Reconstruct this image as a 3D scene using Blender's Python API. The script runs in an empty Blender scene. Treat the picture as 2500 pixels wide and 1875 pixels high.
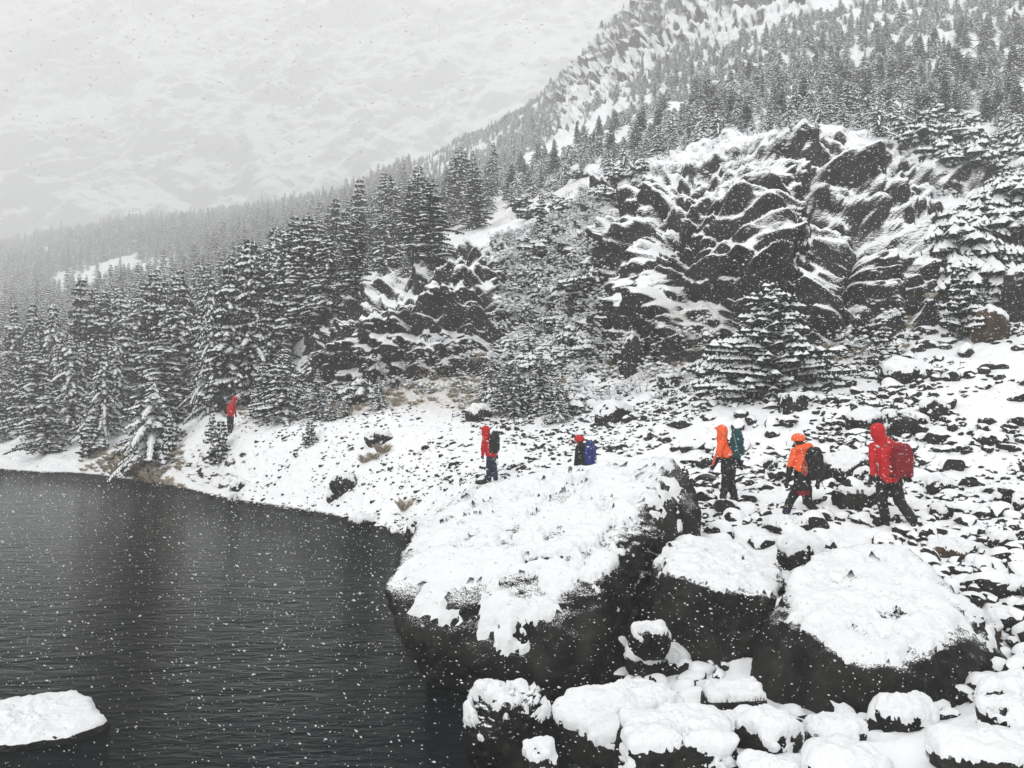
import bpy, bmesh, math, random
import numpy as np
from mathutils import Vector, Matrix
from mathutils.bvhtree import BVHTree
R = math.radians
random.seed(7)
rng = np.random.default_rng(7)
SC = bpy.context.scene
COL = SC.collection

# ------------------------------------------------------------------ camera
CAMZ, PITCH, FPX = 4.2, R(1.9), 1889.0
cam_d = bpy.data.cameras.new('camera')
cam_d.sensor_width = 36.0
cam_d.lens = FPX / 2500 * 36
cam_d.clip_start = 0.05
cam_d.clip_end = 6000
cam_d.dof.use_dof = True
cam_d.dof.focus_distance = 17.0
cam_d.dof.aperture_fstop = 11.0
cam = bpy.data.objects.new('camera', cam_d)
COL.objects.link(cam)
cam.location = (0, 0, CAMZ)
cam.rotation_euler = (math.pi / 2 + PITCH, 0, 0)
SC.camera = cam

# ------------------------------------------------------------------ light
SUN_EL, SUN_ROT = 34, 210
world = bpy.data.worlds.new('World')
SC.world = world
world.use_nodes = True
wn = world.node_tree
wn.nodes.clear()
sky = wn.nodes.new('ShaderNodeTexSky')
sky.sky_type = 'NISHITA'
sky.sun_disc = False
sky.sun_elevation = R(SUN_EL)
sky.sun_rotation = R(SUN_ROT)
sky.air_density = 1.0
sky.dust_density = 4.0
sky.ozone_density = 1.0
hsv = wn.nodes.new('ShaderNodeHueSaturation')
hsv.inputs['Saturation'].default_value = 0.10
mixw = wn.nodes.new('ShaderNodeMix')
mixw.data_type = 'RGBA'
mixw.inputs[0].default_value = 0.72
mixw.inputs[7].default_value = (8.95, 9.0, 9.0, 1)      # the even grey of a closed cloud deck
bg = wn.nodes.new('ShaderNodeBackground')
bg.inputs['Strength'].default_value = 0.135
wo = wn.nodes.new('ShaderNodeOutputWorld')
wn.links.new(sky.outputs[0], hsv.inputs['Color'])
wn.links.new(hsv.outputs[0], mixw.inputs[6])
wn.links.new(mixw.outputs[2], bg.inputs['Color'])
wn.links.new(bg.outputs[0], wo.inputs['Surface'])
sun_d = bpy.data.lights.new('sun', 'SUN')
sun_d.energy = 0.9
sun_d.angle = R(35)
sun_d.color = (1.0, 0.985, 0.96)
sun = bpy.data.objects.new('sun', sun_d)
COL.objects.link(sun)
sun.rotation_euler = (R(90 - SUN_EL), 0, R(180 - SUN_ROT))   # 210: shining forward and to the right
SC.view_settings.view_transform = 'Standard'
SC.view_settings.look = 'None'
SC.view_settings.gamma = 1.0
SC.view_settings.use_curve_mapping = False
SC.view_settings.exposure = -0.05
cy = SC.cycles
cy.use_denoising = True
cy.max_bounces = 14
cy.diffuse_bounces = 4
cy.glossy_bounces = 2
cy.transmission_bounces = 2
cy.transparent_max_bounces = 4
cy.volume_bounces = 10
cy.sample_clamp_indirect = 8
cy.use_adaptive_sampling = True
cy.adaptive_threshold = 0.01
cy.caustics_reflective = False
cy.caustics_refractive = False

# ------------------------------------------------------------------ numpy helpers
def _hash(ix, iy, iz, seed):
    h = (ix * 374761393 + iy * 668265263 + iz * 2147483647 + seed * 974634777) & 0xFFFFFFFF
    h = ((h ^ (h >> 13)) * 1274126177) & 0xFFFFFFFF
    h = ((h ^ (h >> 16)) * 2246822519) & 0xFFFFFFFF
    return h ^ (h >> 15)

_G = np.array([(1,1,0),(-1,1,0),(1,-1,0),(-1,-1,0),(1,0,1),(-1,0,1),(1,0,-1),(-1,0,-1),
               (0,1,1),(0,-1,1),(0,1,-1),(0,-1,-1),(1,1,0),(-1,1,0),(0,-1,1),(0,-1,-1)], float)

def noise(p, seed=0):
    """gradient noise, p (N,3) -> about -1..1"""
    pf = np.floor(p)
    i = pf.astype(np.int64)
    f = p - pf
    w = f * f * f * (f * (f * 6 - 15) + 10)
    out = np.zeros(len(p))
    for dx in (0, 1):
        wx = w[:, 0] if dx else 1 - w[:, 0]
        for dy in (0, 1):
            wy = w[:, 1] if dy else 1 - w[:, 1]
            for dz in (0, 1):
                wz = w[:, 2] if dz else 1 - w[:, 2]
                g = _G[_hash(i[:, 0] + dx, i[:, 1] + dy, i[:, 2] + dz, seed) & 15]
                d = g[:, 0] * (f[:, 0] - dx) + g[:, 1] * (f[:, 1] - dy) + g[:, 2] * (f[:, 2] - dz)
                out += wx * wy * wz * d
    return out

def fbm(p, octv=4, seed=0, gain=0.5, ridged=False):
    a, s, out = 1.0, 1.0, np.zeros(len(p))
    for o in range(octv):
        n = noise(p * s + 17.3 * o, seed + o)
        if ridged:
            n = 0.5 - 2 * np.abs(n)
        out += a * n
        a *= gain
        s *= 2.03
    return out

def sstep(a, b, x):
    t = np.clip((x - a) / (b - a), 0, 1)
    return t * t * (3 - 2 * t)

def mesh_np(name, V, F, mats=(), smooth=True, attrs=None, matidx=None):
    """F: (M,3) or (M,4) int array, or a list of such arrays"""
    me = bpy.data.meshes.new(name)
    Fs = F if isinstance(F, list) else [F]
    Fs = [f for f in Fs if len(f)]
    V = np.asarray(V, np.float32)
    me.vertices.add(len(V))
    me.vertices.foreach_set('co', V.ravel())
    nl = sum(f.size for f in Fs)
    npoly = sum(len(f) for f in Fs)
    me.loops.add(nl)
    me.loops.foreach_set('vertex_index', np.concatenate([f.ravel() for f in Fs]).astype(np.int32))
    me.polygons.add(npoly)
    tot = np.concatenate([np.full(len(f), f.shape[1]) for f in Fs])
    me.polygons.foreach_set('loop_start', np.concatenate([[0], np.cumsum(tot)[:-1]]).astype(np.int32))
    if smooth:
        me.polygons.foreach_set('use_smooth', np.ones(npoly, bool))
    for m in mats:
        me.materials.append(m)
    if matidx is not None:
        me.polygons.foreach_set('material_index', np.asarray(matidx, np.int32))
    if attrs:
        for k, a in attrs.items():
            at = me.attributes.new(k, 'FLOAT', 'POINT')
            at.data.foreach_set('value', np.asarray(a, np.float32))
    me.update(calc_edges=True)
    return me

def link(name, me, parent=None, loc=None, **props):
    o = bpy.data.objects.new(name, me)
    COL.objects.link(o)
    if parent is not None:
        o.parent = parent
    if loc is not None:
        o.location = loc
    for k, v in props.items():
        if v is not None:
            o[k] = v
    return o

def P(u, v, d):
    """point seen at pixel (u, v) of the 2500 x 1875 photograph, d metres ahead"""
    cx, c = (u - 1250) / FPX, (937.5 - v) / FPX
    t = d / (math.cos(PITCH) - c * math.sin(PITCH))
    return Vector((cx * t, d, CAMZ + t * (c * math.cos(PITCH) + math.sin(PITCH))))

def z_of_v(v, d):
    c = (937.5 - v) / FPX
    return CAMZ + d * (c * math.cos(PITCH) + math.sin(PITCH)) / (math.cos(PITCH) - c * math.sin(PITCH))

def to_px(p):
    x, y, z = p[..., 0], p[..., 1], p[..., 2] - CAMZ
    t = y * math.cos(PITCH) + z * math.sin(PITCH)
    return 1250 + FPX * x / t, 937.5 - FPX * (z * math.cos(PITCH) - y * math.sin(PITCH)) / t

# ------------------------------------------------------------------ materials
def new_mat(name):
    m = bpy.data.materials.new(name)
    m.use_nodes = True
    nt = m.node_tree
    b = nt.nodes['Principled BSDF']
    b.inputs['Specular IOR Level'].default_value = 0.25
    return m, nt, b

def N(nt, t, **kw):
    n = nt.nodes.new(t)
    for k, v in kw.items():
        setattr(n, k, v)
    return n

def noise_n(nt, vec, scale, detail=4, rough=0.55, dist=0.0):
    n = N(nt, 'ShaderNodeTexNoise')
    n.inputs['Scale'].default_value = scale
    n.inputs['Detail'].default_value = detail
    n.inputs['Roughness'].default_value = rough
    n.inputs['Distortion'].default_value = dist
    nt.links.new(vec, n.inputs['Vector'])
    return n.outputs[0]

def math_n(nt, op, a, b=None, c=None, clamp=False):
    n = N(nt, 'ShaderNodeMath', operation=op, use_clamp=clamp)
    for i, x in enumerate((a, b, c)):
        if x is None:
            continue
        if isinstance(x, (int, float)):
            n.inputs[i].default_value = x
        else:
            nt.links.new(x, n.inputs[i])
    return n.outputs[0]

def ramp_n(nt, fac, stops):
    r = N(nt, 'ShaderNodeValToRGB')
    while len(r.color_ramp.elements) < len(stops):
        r.color_ramp.elements.new(0.5)
    for e, (p, c) in zip(r.color_ramp.elements, stops):
        e.position = p
        e.color = (*c, 1) if len(c) == 3 else c
    nt.links.new(fac, r.inputs[0])
    return r.outputs[0]

def mix_rgb(nt, fac, a, b):
    m = N(nt, 'ShaderNodeMix', data_type='RGBA')
    for i, x in ((0, fac), (6, a), (7, b)):
        if isinstance(x, (int, float)):
            m.inputs[i].default_value = x
        elif isinstance(x, tuple):
            m.inputs[i].default_value = (*x, 1)
        else:
            nt.links.new(x, m.inputs[i])
    return m.outputs[2]

def maprange(nt, val, a, b, c=0.0, d=1.0):
    m = N(nt, 'ShaderNodeMapRange')
    m.interpolation_type = 'SMOOTHSTEP'
    for i, x in enumerate((val, a, b, c, d)):
        if isinstance(x, (int, float)):
            m.inputs[i].default_value = x
        else:
            nt.links.new(x, m.inputs[i])
    return m.outputs[0]

def obj_coords(nt):
    return N(nt, 'ShaderNodeNewGeometry').outputs['Position']

SNOW = (0.86, 0.875, 0.89)

def snow_material():
    m, nt, b = new_mat('snow')
    pos = obj_coords(nt)
    n1 = noise_n(nt, pos, 9, 5, 0.6)
    n2 = noise_n(nt, pos, 60, 3, 0.6)
    h = math_n(nt, 'MULTIPLY_ADD', n1, 1.0, math_n(nt, 'MULTIPLY', n2, 0.25))
    bp = N(nt, 'ShaderNodeBump')
    bp.inputs['Strength'].default_value = 0.8
    bp.inputs['Distance'].default_value = 0.06
    nt.links.new(h, bp.inputs['Height'])
    nt.links.new(bp.outputs[0], b.inputs['Normal'])
    b.inputs['Base Color'].default_value = (*SNOW, 1)
    b.inputs['Roughness'].default_value = 0.85
    b.inputs['Specular IOR Level'].default_value = 0.1
    return m

def rock_snow_material(name, thr=0.6, soft=0.05, scale=1.0, bump=1.0, tint=(0.008, 0.0088, 0.0085),
                       tint2=(0.034, 0.032, 0.029), use_rocky=False, wet=True, coords='world', dust=False, crackamt=0.10, patchamt=0.5):
    """dark rock with snow lying on whatever is flat enough to hold it"""
    m, nt, b = new_mat(name)
    L = nt.links
    geo = N(nt, 'ShaderNodeNewGeometry')
    pos = geo.outputs['Position']
    if coords == 'object':
        pos = N(nt, 'ShaderNodeTexCoord').outputs['Object']
    big = noise_n(nt, pos, 0.9 * scale, 6, 0.62)
    fine = noise_n(nt, pos, 7.0 * scale, 5, 0.65)
    vor = N(nt, 'ShaderNodeTexVoronoi', feature='DISTANCE_TO_EDGE')
    vor.inputs['Scale'].default_value = 1.7 * scale
    wv = N(nt, 'ShaderNodeVectorMath', operation='MULTIPLY_ADD')
    L.new(pos, wv.inputs[0])
    wv.inputs[1].default_value = (1.0, 1.0, 1.5)
    nc = N(nt, 'ShaderNodeTexNoise'); nc.inputs['Scale'].default_value = 1.3 * scale
    L.new(pos, nc.inputs['Vector'])
    L.new(nc.outputs['Color'], wv.inputs[2])
    L.new(wv.outputs[0], vor.inputs['Vector'])
    crack = maprange(nt, vor.outputs['Distance'], 0.0, 0.09)
    h = math_n(nt, 'ADD', math_n(nt, 'MULTIPLY', big, 1.1), math_n(nt, 'MULTIPLY', fine, 0.28))
    h = math_n(nt, 'ADD', h, math_n(nt, 'MULTIPLY', crack, crackamt))
    bp = N(nt, 'ShaderNodeBump')
    bp.inputs['Distance'].default_value = 0.55 / scale
    L.new(h, bp.inputs['Height'])
    if use_rocky:
        at = N(nt, 'ShaderNodeAttribute', attribute_name='rocky')
        st = math_n(nt, 'MULTIPLY_ADD', at.outputs['Fac'], 0.42 * bump, 0.10)
        L.new(st, bp.inputs['Strength'])
    else:
        bp.inputs['Strength'].default_value = bump
    sep = N(nt, 'ShaderNodeSeparateXYZ')
    L.new(bp.outputs[0], sep.inputs[0])
    edge = noise_n(nt, pos, 22 * scale, 3, 0.7)
    patch = noise_n(nt, pos, 0.35 * scale, 3, 0.5)
    sg = N(nt, 'ShaderNodeSeparateXYZ')
    L.new(geo.outputs['Normal'], sg.inputs[0])
    mixz = math_n(nt, 'ADD', math_n(nt, 'MULTIPLY', sep.outputs['Z'], 0.2 if dust else 0.35), math_n(nt, 'MULTIPLY', sg.outputs['Z'], 0.8 if dust else 0.65))
    nz = math_n(nt, 'ADD', mixz, math_n(nt, 'MULTIPLY_ADD', edge, *((0.9, -0.45) if dust else (0.30, -0.15))))
    nz = math_n(nt, 'ADD', nz, math_n(nt, 'MULTIPLY_ADD', patch, patchamt, -patchamt / 2))
    if use_rocky:
        tl = N(nt, 'ShaderNodeAttribute', attribute_name='talus')
        tn = maprange(nt, noise_n(nt, pos, 3.4, 3, 0.6), 0.56, 0.62)
        nz = math_n(nt, 'SUBTRACT', nz, math_n(nt, 'MULTIPLY', tn, math_n(nt, 'MULTIPLY', tl.outputs['Fac'], 0.38)))
    mask = maprange(nt, nz, thr - soft, thr + soft)
    # bare, wet strip along the waterline
    sp = N(nt, 'ShaderNodeSeparateXYZ')
    L.new(geo.outputs['Position'], sp.inputs[0])
    zz = math_n(nt, 'ADD', sp.outputs['Z'], math_n(nt, 'MULTIPLY_ADD', edge, -0.2, 0.02))
    mask = math_n(nt, 'MULTIPLY', mask, maprange(nt, zz, 0.03, 0.07))
    rockc = mix_rgb(nt, maprange(nt, big, 0.35, 0.7), tint, tint2)
    lich = maprange(nt, noise_n(nt, pos, 4.5 * scale, 6, 0.7), 0.56, 0.68)
    rockc = mix_rgb(nt, math_n(nt, 'MULTIPLY', lich, 0.45), rockc, (0.075, 0.073, 0.062))
    snowc = SNOW
    if use_rocky:
        ga = N(nt, 'ShaderNodeAttribute', attribute_name='grass')
        gn = noise_n(nt, pos, 14, 4, 0.75)
        gm = maprange(nt, math_n(nt, 'ADD', gn, math_n(nt, 'MULTIPLY', ga.outputs['Fac'], 0.32)), 0.70, 0.84)
        snowc = mix_rgb(nt, math_n(nt, 'MULTIPLY', gm, 0.6), SNOW, (0.36, 0.29, 0.22))
    col = mix_rgb(nt, mask, rockc, snowc)
    L.new(col, b.inputs['Base Color'])
    rg = maprange(nt, mask, 0, 1, 0.7, 0.9)
    b.inputs['Specular IOR Level'].default_value = 0.12
    L.new(rg, b.inputs['Roughness'])
    # snow rounds the relief off
    bp2 = N(nt, 'ShaderNodeBump')
    bp2.inputs['Distance'].default_value = 0.12 / scale
    L.new(h, bp2.inputs['Height'])
    if use_rocky:
        L.new(st, bp2.inputs['Strength'])
    else:
        bp2.inputs['Strength'].default_value = 0.7 * bump
    L.new(bp2.outputs[0], b.inputs['Normal'])
    return m

def simple_mat(name, col, rough=0.7, var=0.15, scale=20, bump=0.0, spec=0.25):
    m, nt, b = new_mat(name)
    tc = N(nt, 'ShaderNodeTexCoord').outputs['Object']
    n = noise_n(nt, tc, scale, 4, 0.6)
    lo = tuple(c * (1 - var) for c in col)
    hi = tuple(min(1, c * (1 + var)) for c in col)
    nt.links.new(mix_rgb(nt, maprange(nt, n, 0.3, 0.7), lo, hi), b.inputs['Base Color'])
    b.inputs['Roughness'].default_value = rough
    b.inputs['Specular IOR Level'].default_value = spec
    if bump:
        bp = N(nt, 'ShaderNodeBump')
        bp.inputs['Strength'].default_value = bump
        bp.inputs['Distance'].default_value = 0.02
        nt.links.new(n, bp.inputs['Height'])
        nt.links.new(bp.outputs[0], b.inputs['Normal'])
    return m

M = {}
M['snow'] = snow_material()
M['ground'] = rock_snow_material('snowy_ground', thr=0.38, use_rocky=True, scale=1.0, bump=1.0)
M['rock'] = rock_snow_material('boulder_rock', thr=0.76, soft=0.06, scale=2.2, bump=1.0, dust=True)
M['rock_brown'] = rock_snow_material('brown_rock', thr=0.76, soft=0.06, scale=2.2, bump=0.6, dust=True,
                                     tint=(0.040, 0.028, 0.020), tint2=(0.085, 0.058, 0.038))
M['scree'] = simple_mat('scree_rock', (0.016, 0.016, 0.0155), 0.7, 0.5, 14, 0.4)
M['snow_flat'] = simple_mat('settled_snow', SNOW, 0.9, 0.03, 20, 0.25, 0.1)
M['needles'] = simple_mat('conifer_needles', (0.034, 0.046, 0.039), 0.9, 0.4, 3, 0.0, 0.05)
M['bark'] = simple_mat('conifer_bark', (0.05, 0.043, 0.038), 0.9, 0.3, 12)
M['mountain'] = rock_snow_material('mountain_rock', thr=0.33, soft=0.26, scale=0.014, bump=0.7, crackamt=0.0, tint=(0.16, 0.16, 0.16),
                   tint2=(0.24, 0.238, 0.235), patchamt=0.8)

# ------------------------------------------------------------------ haze
hb = bmesh.new()
bmesh.ops.create_cube(hb, size=1)
me = bpy.data.meshes.new('haze')
hb.to_mesh(me)
hb.free()
hm = bpy.data.materials.new('haze_air')
hm.use_nodes = True
hnt = hm.node_tree
hnt.nodes.clear()
pv = hnt.nodes.new('ShaderNodeVolumePrincipled')
pv.inputs['Color'].default_value = (1, 1, 1, 1)
pv.inputs['Density'].default_value = 0.0021
pv.inputs['Anisotropy'].default_value = 0.1
ho = hnt.nodes.new('ShaderNodeOutputMaterial')
hnt.links.new(pv.outputs[0], ho.inputs['Volume'])
me.materials.append(hm)
haze = link('haze', me, loc=(0, 590, 322), kind='stuff', label='pale snowy haze filling the valley air')
haze.scale = (2900, 1300, 650)

# ------------------------------------------------------------------ terrain sheet
# every row runs left to right: (photo column, metres ahead, height)   'v' rows give the photo row instead of a height
def shore_d(u):
    return float(np.interp(u, [-700, -300, 0, 300, 560, 800, 960, 1020], [54, 54, 52.9, 46.8, 35.3, 30.3, 26.0, 24.0]))
LEFT = (-700, -300, 0, 300, 560, 800, 960)
rows = [
 ('z', 20, [(-700, 1.0, -1.6), (900, 1.0, -1.6), (1150, 1.0, -.6), (1400, 1.0, .8), (2600, 1.0, 1.3), (3300, 1.0, 1.6)]),
 ('z', 26, [(-700, 6, -1.5), (900, 6, -1.5), (1080, 6, -.7), (1200, 6.5, .0), (1400, 6.8, .55), (1700, 6.8, 1.0), (2300, 6.8, 1.2), (3300, 6.8, 1.7)]),
 ('z', 70, [(-700, 10, -1.5), (900, 10, -1.5), (1150, 11, -.9), (1330, 11, -.35), (1480, 11, -.1), (1600, 10.6, .2), (1800, 10.2, .36), (2050, 9.8, .42), (2300, 9.8, .55), (2600, 10, 1.1), (3300, 11, 1.9)]),
 ('z', 70, [(u, shore_d(u) - 5, -1.2) for u in LEFT[:-1]] + [(960, 20, -1.0), (1080, 17, -.25), (1150, 16.5, .4), (1400, 16.5, 1.3), (1700, 16.5, 1.62), (2000, 16.2, 1.85), (2300, 16, 2.05), (3300, 16, 2.7)]),
 ('z', 70, [(u, shore_d(u), 0.02) for u in LEFT] + [(1150, 25, 1.7), (1400, 23.5, 2.25), (1700, 21, 2.25), (2000, 19.5, 2.2), (2300, 18.5, 2.45), (3300, 18, 3.3)]),
 ('v', 60, [(-700, 57, 1125), (0, 57, 1122), (300, 51.5, 1105), (560, 40.5, 1062), (760, 37.5, 1045), (960, 35, 1035), (1150, 32, 1062), (1400, 29, 1060), (1700, 25.5, 1040), (2000, 24, 1020), (2300, 23, 975), (2600, 22, 935), (3300, 22, 880)]),
 ('v', 70, [(-700, 68, 1085), (0, 66, 1075), (300, 60, 1030), (560, 50, 985), (760, 44, 985), (900, 41, 968), (1050, 41, 920), (1150, 41, 908), (1280, 38, 935), (1400, 36, 930), (1600, 33, 900), (1750, 32, 880), (2000, 29.5, 872), (2120, 29, 845), (2250, 29, 810), (2400, 28.5, 790), (2600, 28, 760), (3300, 28, 700)]),
 ('v', 60, [(-700, 82, 1030), (0, 80, 1000), (300, 74, 950), (560, 62, 930), (740, 46, 925), (800, 43, 840), (860, 42.3, 790), (960, 42.3, 740), (1060, 42.3, 715), (1160, 42.4, 712), (1240, 43, 760), (1320, 43, 800), (1400, 41, 800), (1480, 38, 770), (1560, 35.2, 640), (1650, 34.2, 585), (1750, 33.7, 560), (1860, 33, 600), (1930, 31.8, 720), (2010, 30.8, 690), (2070, 30.6, 610), (2160, 31, 620), (2250, 31.5, 680), (2400, 32, 665), (2600, 31, 620), (3300, 31, 560)]),
 ('v', 60, [(-700, 92, 1000), (0, 90, 975), (300, 84, 915), (560, 70, 870), (740, 50, 845), (860, 47, 770), (960, 47.5, 705), (1100, 49, 645), (1280, 50, 600), (1400, 47.5, 565), (1500, 45, 540), (1600, 40.5, 500), (1750, 38.5, 468), (1850, 38, 455), (1950, 38.5, 500), (2050, 38, 525), (2150, 38.5, 560), (2300, 38, 575), (2400, 38, 540), (2600, 38, 480), (3300, 38, 420)]),
 ('v', 60, [(-700, 115, 940), (0, 112, 900), (300, 106, 830), (560, 92, 770), (740, 75, 735), (860, 68, 690), (960, 64, 635), (1100, 62, 590), (1280, 60, 530), (1400, 58, 480), (1600, 53, 405), (1850, 50, 345), (2050, 50, 335), (2200, 50, 360), (2400, 50, 380), (2600, 50, 350), (3300, 50, 280)]),
 ('v', 60, [(-700, 240, 790), (0, 235, 760), (200, 225, 715), (300, 220, 700), (560, 190, 655), (800, 140, 605), (960, 115, 570), (1150, 98, 500), (1400, 88, 400), (1600, 84, 322), (1850, 80, 245), (2200, 78, 225), (2600, 78, 180), (3300, 78, 100)]),
 ('v', 60, [(-700, 420, 650), (0, 410, 640), (200, 400, 590), (300, 390, 575), (560, 360, 560), (800, 290, 530), (960, 250, 478), (1150, 210, 405), (1340, 185, 310), (1600, 165, 165), (1850, 148, 70), (2200, 130, 10), (2600, 126, -40), (3300, 126, -120)]),
 ('v', 50, [(-700, 540, 615), (0, 520, 610), (300, 510, 548), (430, 500, 538), (560, 480, 530), (800, 410, 508), (960, 350, 452), (1150, 300, 354), (1345, 255, 262), (1450, 240, 150), (1600, 226, -5), (1850, 212, -170), (2200, 205, -330), (2600, 200, -420), (3300, 200, -500)]),
 ('z', 16, [(-700, 590, 90), (800, 470, 80), (1150, 350, 80), (1345, 300, 80), (1600, 270, 80), (2200, 260, 120), (3300, 260, 150)]),
]
NU = 860
U = np.linspace(-480, 2980, NU)
def gsmooth(a, sig, axis):
    r = int(3 * sig) + 1
    k = np.exp(-0.5 * (np.arange(-r, r + 1) / sig) ** 2)
    k /= k.sum()
    pad = [(0, 0)] * a.ndim
    pad[axis] = (r, r)
    ap = np.pad(a, pad, mode='edge')
    return np.apply_along_axis(lambda x: np.convolve(x, k, 'valid'), axis, ap)

Dr, Zr = [], []
for mode, n, pts in rows:
    pu = [p[0] for p in pts]
    d = np.interp(U, pu, [p[1] for p in pts])
    if mode == 'v':
        v = gsmooth(np.interp(U, pu, [p[2] for p in pts]), 7, 0)
        z = np.array([z_of_v(a, b) for a, b in zip(v, d)])
    else:
        z = np.interp(U, pu, [p[2] for p in pts])
    Dr.append(gsmooth(d, 7, 0))
    Zr.append(gsmooth(z, 3, 0))
Dr, Zr = np.array(Dr), np.array(Zr)
S = np.concatenate([k + np.arange(n) / n for k, (m_, n, p_) in enumerate(rows[:-1])] + [[len(rows) - 1]])
def along(A):
    k = np.minimum(S.astype(int), len(rows) - 2)
    t = (S - k)[:, None]
    km, kp = np.maximum(k - 1, 0), np.minimum(k + 2, len(rows) - 1)
    # gentle Hermite, slopes limited
    def sl(a, b, c):
        l, r_ = b - a, c - b
        return np.where(l * r_ > 0, 2 * l * r_ / (l + r_ + 1e-9 * np.sign(l + r_ + 1e-12)), 0)
    p0, p1 = A[k], A[k + 1]
    m0 = np.where((k > 0)[:, None], sl(A[km], p0, p1), p1 - p0)
    m1 = np.where((k < len(rows) - 2)[:, None], sl(p0, p1, A[kp]), p1 - p0)
    t2, t3 = t * t, t * t * t
    return (2*t3-3*t2+1)*p0 + (t3-2*t2+t)*m0 + (-2*t3+3*t2)*p1 + (t3-t2)*m1
D = along(Dr)
Z = along(Zr)
NS = len(S)
T = D * math.cos(PITCH) + (Z - CAMZ) * math.sin(PITCH)
X = (U[None, :] - 1250) / FPX * T
G = np.stack([X, D, Z], -1)

def grid_normals(G):
    du = np.gradient(G, axis=1)
    ds = np.gradient(G, axis=0)
    n = np.cross(du, ds)
    return n / (np.linalg.norm(n, axis=-1, keepdims=True) + 1e-12)

UU = np.broadcast_to(U[None, :], (NS, NU))
SS = np.broadcast_to(S[:, None], (NS, NU))
def bump2(u0, u1, s0, s1, fu=40, fs=0.25):
    return (sstep(u0 - fu, u0 + fu, UU) * (1 - sstep(u1 - fu, u1 + fu, UU)) *
            sstep(s0 - fs, s0 + fs, SS) * (1 - sstep(s1 - fs, s1 + fs, SS)))
# how rocky the slope is: outcrop by the lake, brush gully, the big wall, the ridge above the trees
rocky = np.maximum.reduce([
    bump2(770, 1265, 6.05, 8.35, 25, .12), 0.22 * bump2(900, 1500, 8.2, 9.3, 60, .3),
    bump2(1440, 2290, 6.08, 8.9, 40, .12), 0.45 * bump2(1500, 2600, 8.3, 9.6, 60, .3),
    0.6 * bump2(2200, 3300, 6.3, 9.0, 40, .2), 0.62 * bump2(1230, 1480, 6.3, 8.6, 30, .2),
    1.0 * bump2(1330, 2000, 10.4, 13.5, 50, .25), 0.5 * bump2(1340, 3300, 9.5, 13.5, 60, .25)])
Pf = G.reshape(-1, 3)
Nf = grid_normals(G).reshape(-1, 3)
rk = rocky.ravel()
dist = Pf[:, 1]
warp = np.stack([fbm(Pf * 0.12 + o, 2, 40 + o) for o in (0, 7, 13)], -1)
q = (Pf + warp * 3.0) * np.array([0.30, 0.30, 0.13])
butt = fbm(q, 3, 3, 0.5, ridged=True)                     # upright buttresses
q2 = np.stack([Pf[:, 0] * .35 - Pf[:, 2] * .3, Pf[:, 1] * .5, Pf[:, 2] * .95 + Pf[:, 0] * .3], -1)
ledge = fbm(q2 + warp, 4, 11, 0.55)                       # leaning ledges
lump = fbm(Pf * 1.6, 4, 23, 0.55)
far = sstep(90, 200, dist)
def billow(p, octv, seed, gain=0.5):
    a, sc, out = 1.0, 1.0, np.zeros(len(p))
    for o in range(octv):
        out += a * (np.abs(noise(p * sc + 9.1 * o, seed + o)) * 2.4 - 0.6)
        a *= gain
        sc *= 2.1
    return out
wq = Pf + warp * 1.2
bA = billow(np.stack([wq[:, 0] * .16 + wq[:, 2] * .05, wq[:, 1] * .14, wq[:, 2] * .13 - wq[:, 0] * .05], -1), 1, 81)
bB = billow(np.stack([wq[:, 0] * .42, wq[:, 1] * .45, wq[:, 2] * .34], -1), 2, 84, .5)
def terrace(t):
    t = t - np.floor(t)
    return np.where(t < .82, t / .82, (1 - t) / .18)
dip = Pf[:, 2] + .38 * Pf[:, 0] + .15 * Pf[:, 1]
ter = .70 * terrace(dip * .36 + 1.1 * fbm(Pf * .16, 2, 91)) + .30 * terrace(dip * 1.05 + 1.3 * fbm(Pf * .4, 2, 95)) - .5
disp = rk * (1 - far) * (1.05 * ter)
disp += rk * (1 - far) * (1.9 * bA + 0.75 * bB + 0.3 * butt + 0.34 * ledge + 0.20 * lump)
qf = (Pf + warp * 18) * np.array([0.055, 0.055, 0.04])
disp += far * (0.15 + rk) * (4.2 * fbm(qf, 5, 31, 0.55, ridged=True))
soft = (1 - rk)
land = sstep(0.0, 0.5, Pf[:, 2])
disp += soft * (1 - far) * (0.10 * land * fbm(Pf * 0.8, 3, 51) + 0.05 * land * fbm(Pf * 2.9, 3, 57)
                            + sstep(34, 60, dist) * 0.5 * fbm(Pf * 0.2, 3, 53))
disp += soft * far * 1.5 * fbm(Pf * 0.04, 3, 58)
near_edge = (SS.ravel() < 3.9)
Pf = Pf + Nf * disp[:, None]
G = Pf.reshape(NS, NU, 3)
grass = np.maximum.reduce([.55 * bump2(150, 640, 3.9, 5.6, 60, .2), 0.9 * bump2(560, 1350, 5.2, 6.3, 80, .3),
                           0.8 * bump2(1480, 2150, 5.7, 6.6, 80, .2), 0.7 * bump2(1000, 1450, 9.0, 9.9, 60, .3)])
talus = bump2(1050, 3300, 1.6, 6.1, 60, .25) + .12 * bump2(560, 1100, 3.98, 5.2, 80, .15)
idx = np.arange(NS * NU).reshape(NS, NU)
F = np.stack([idx[:-1, :-1], idx[:-1, 1:], idx[1:, 1:], idx[1:, :-1]], -1).reshape(-1, 4)
ground = link('hillside', mesh_np('hillside', Pf, F, [M['ground']], attrs={'rocky': rk, 'grass': grass.ravel(), 'talus': talus.ravel()}),
              kind='structure')
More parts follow.
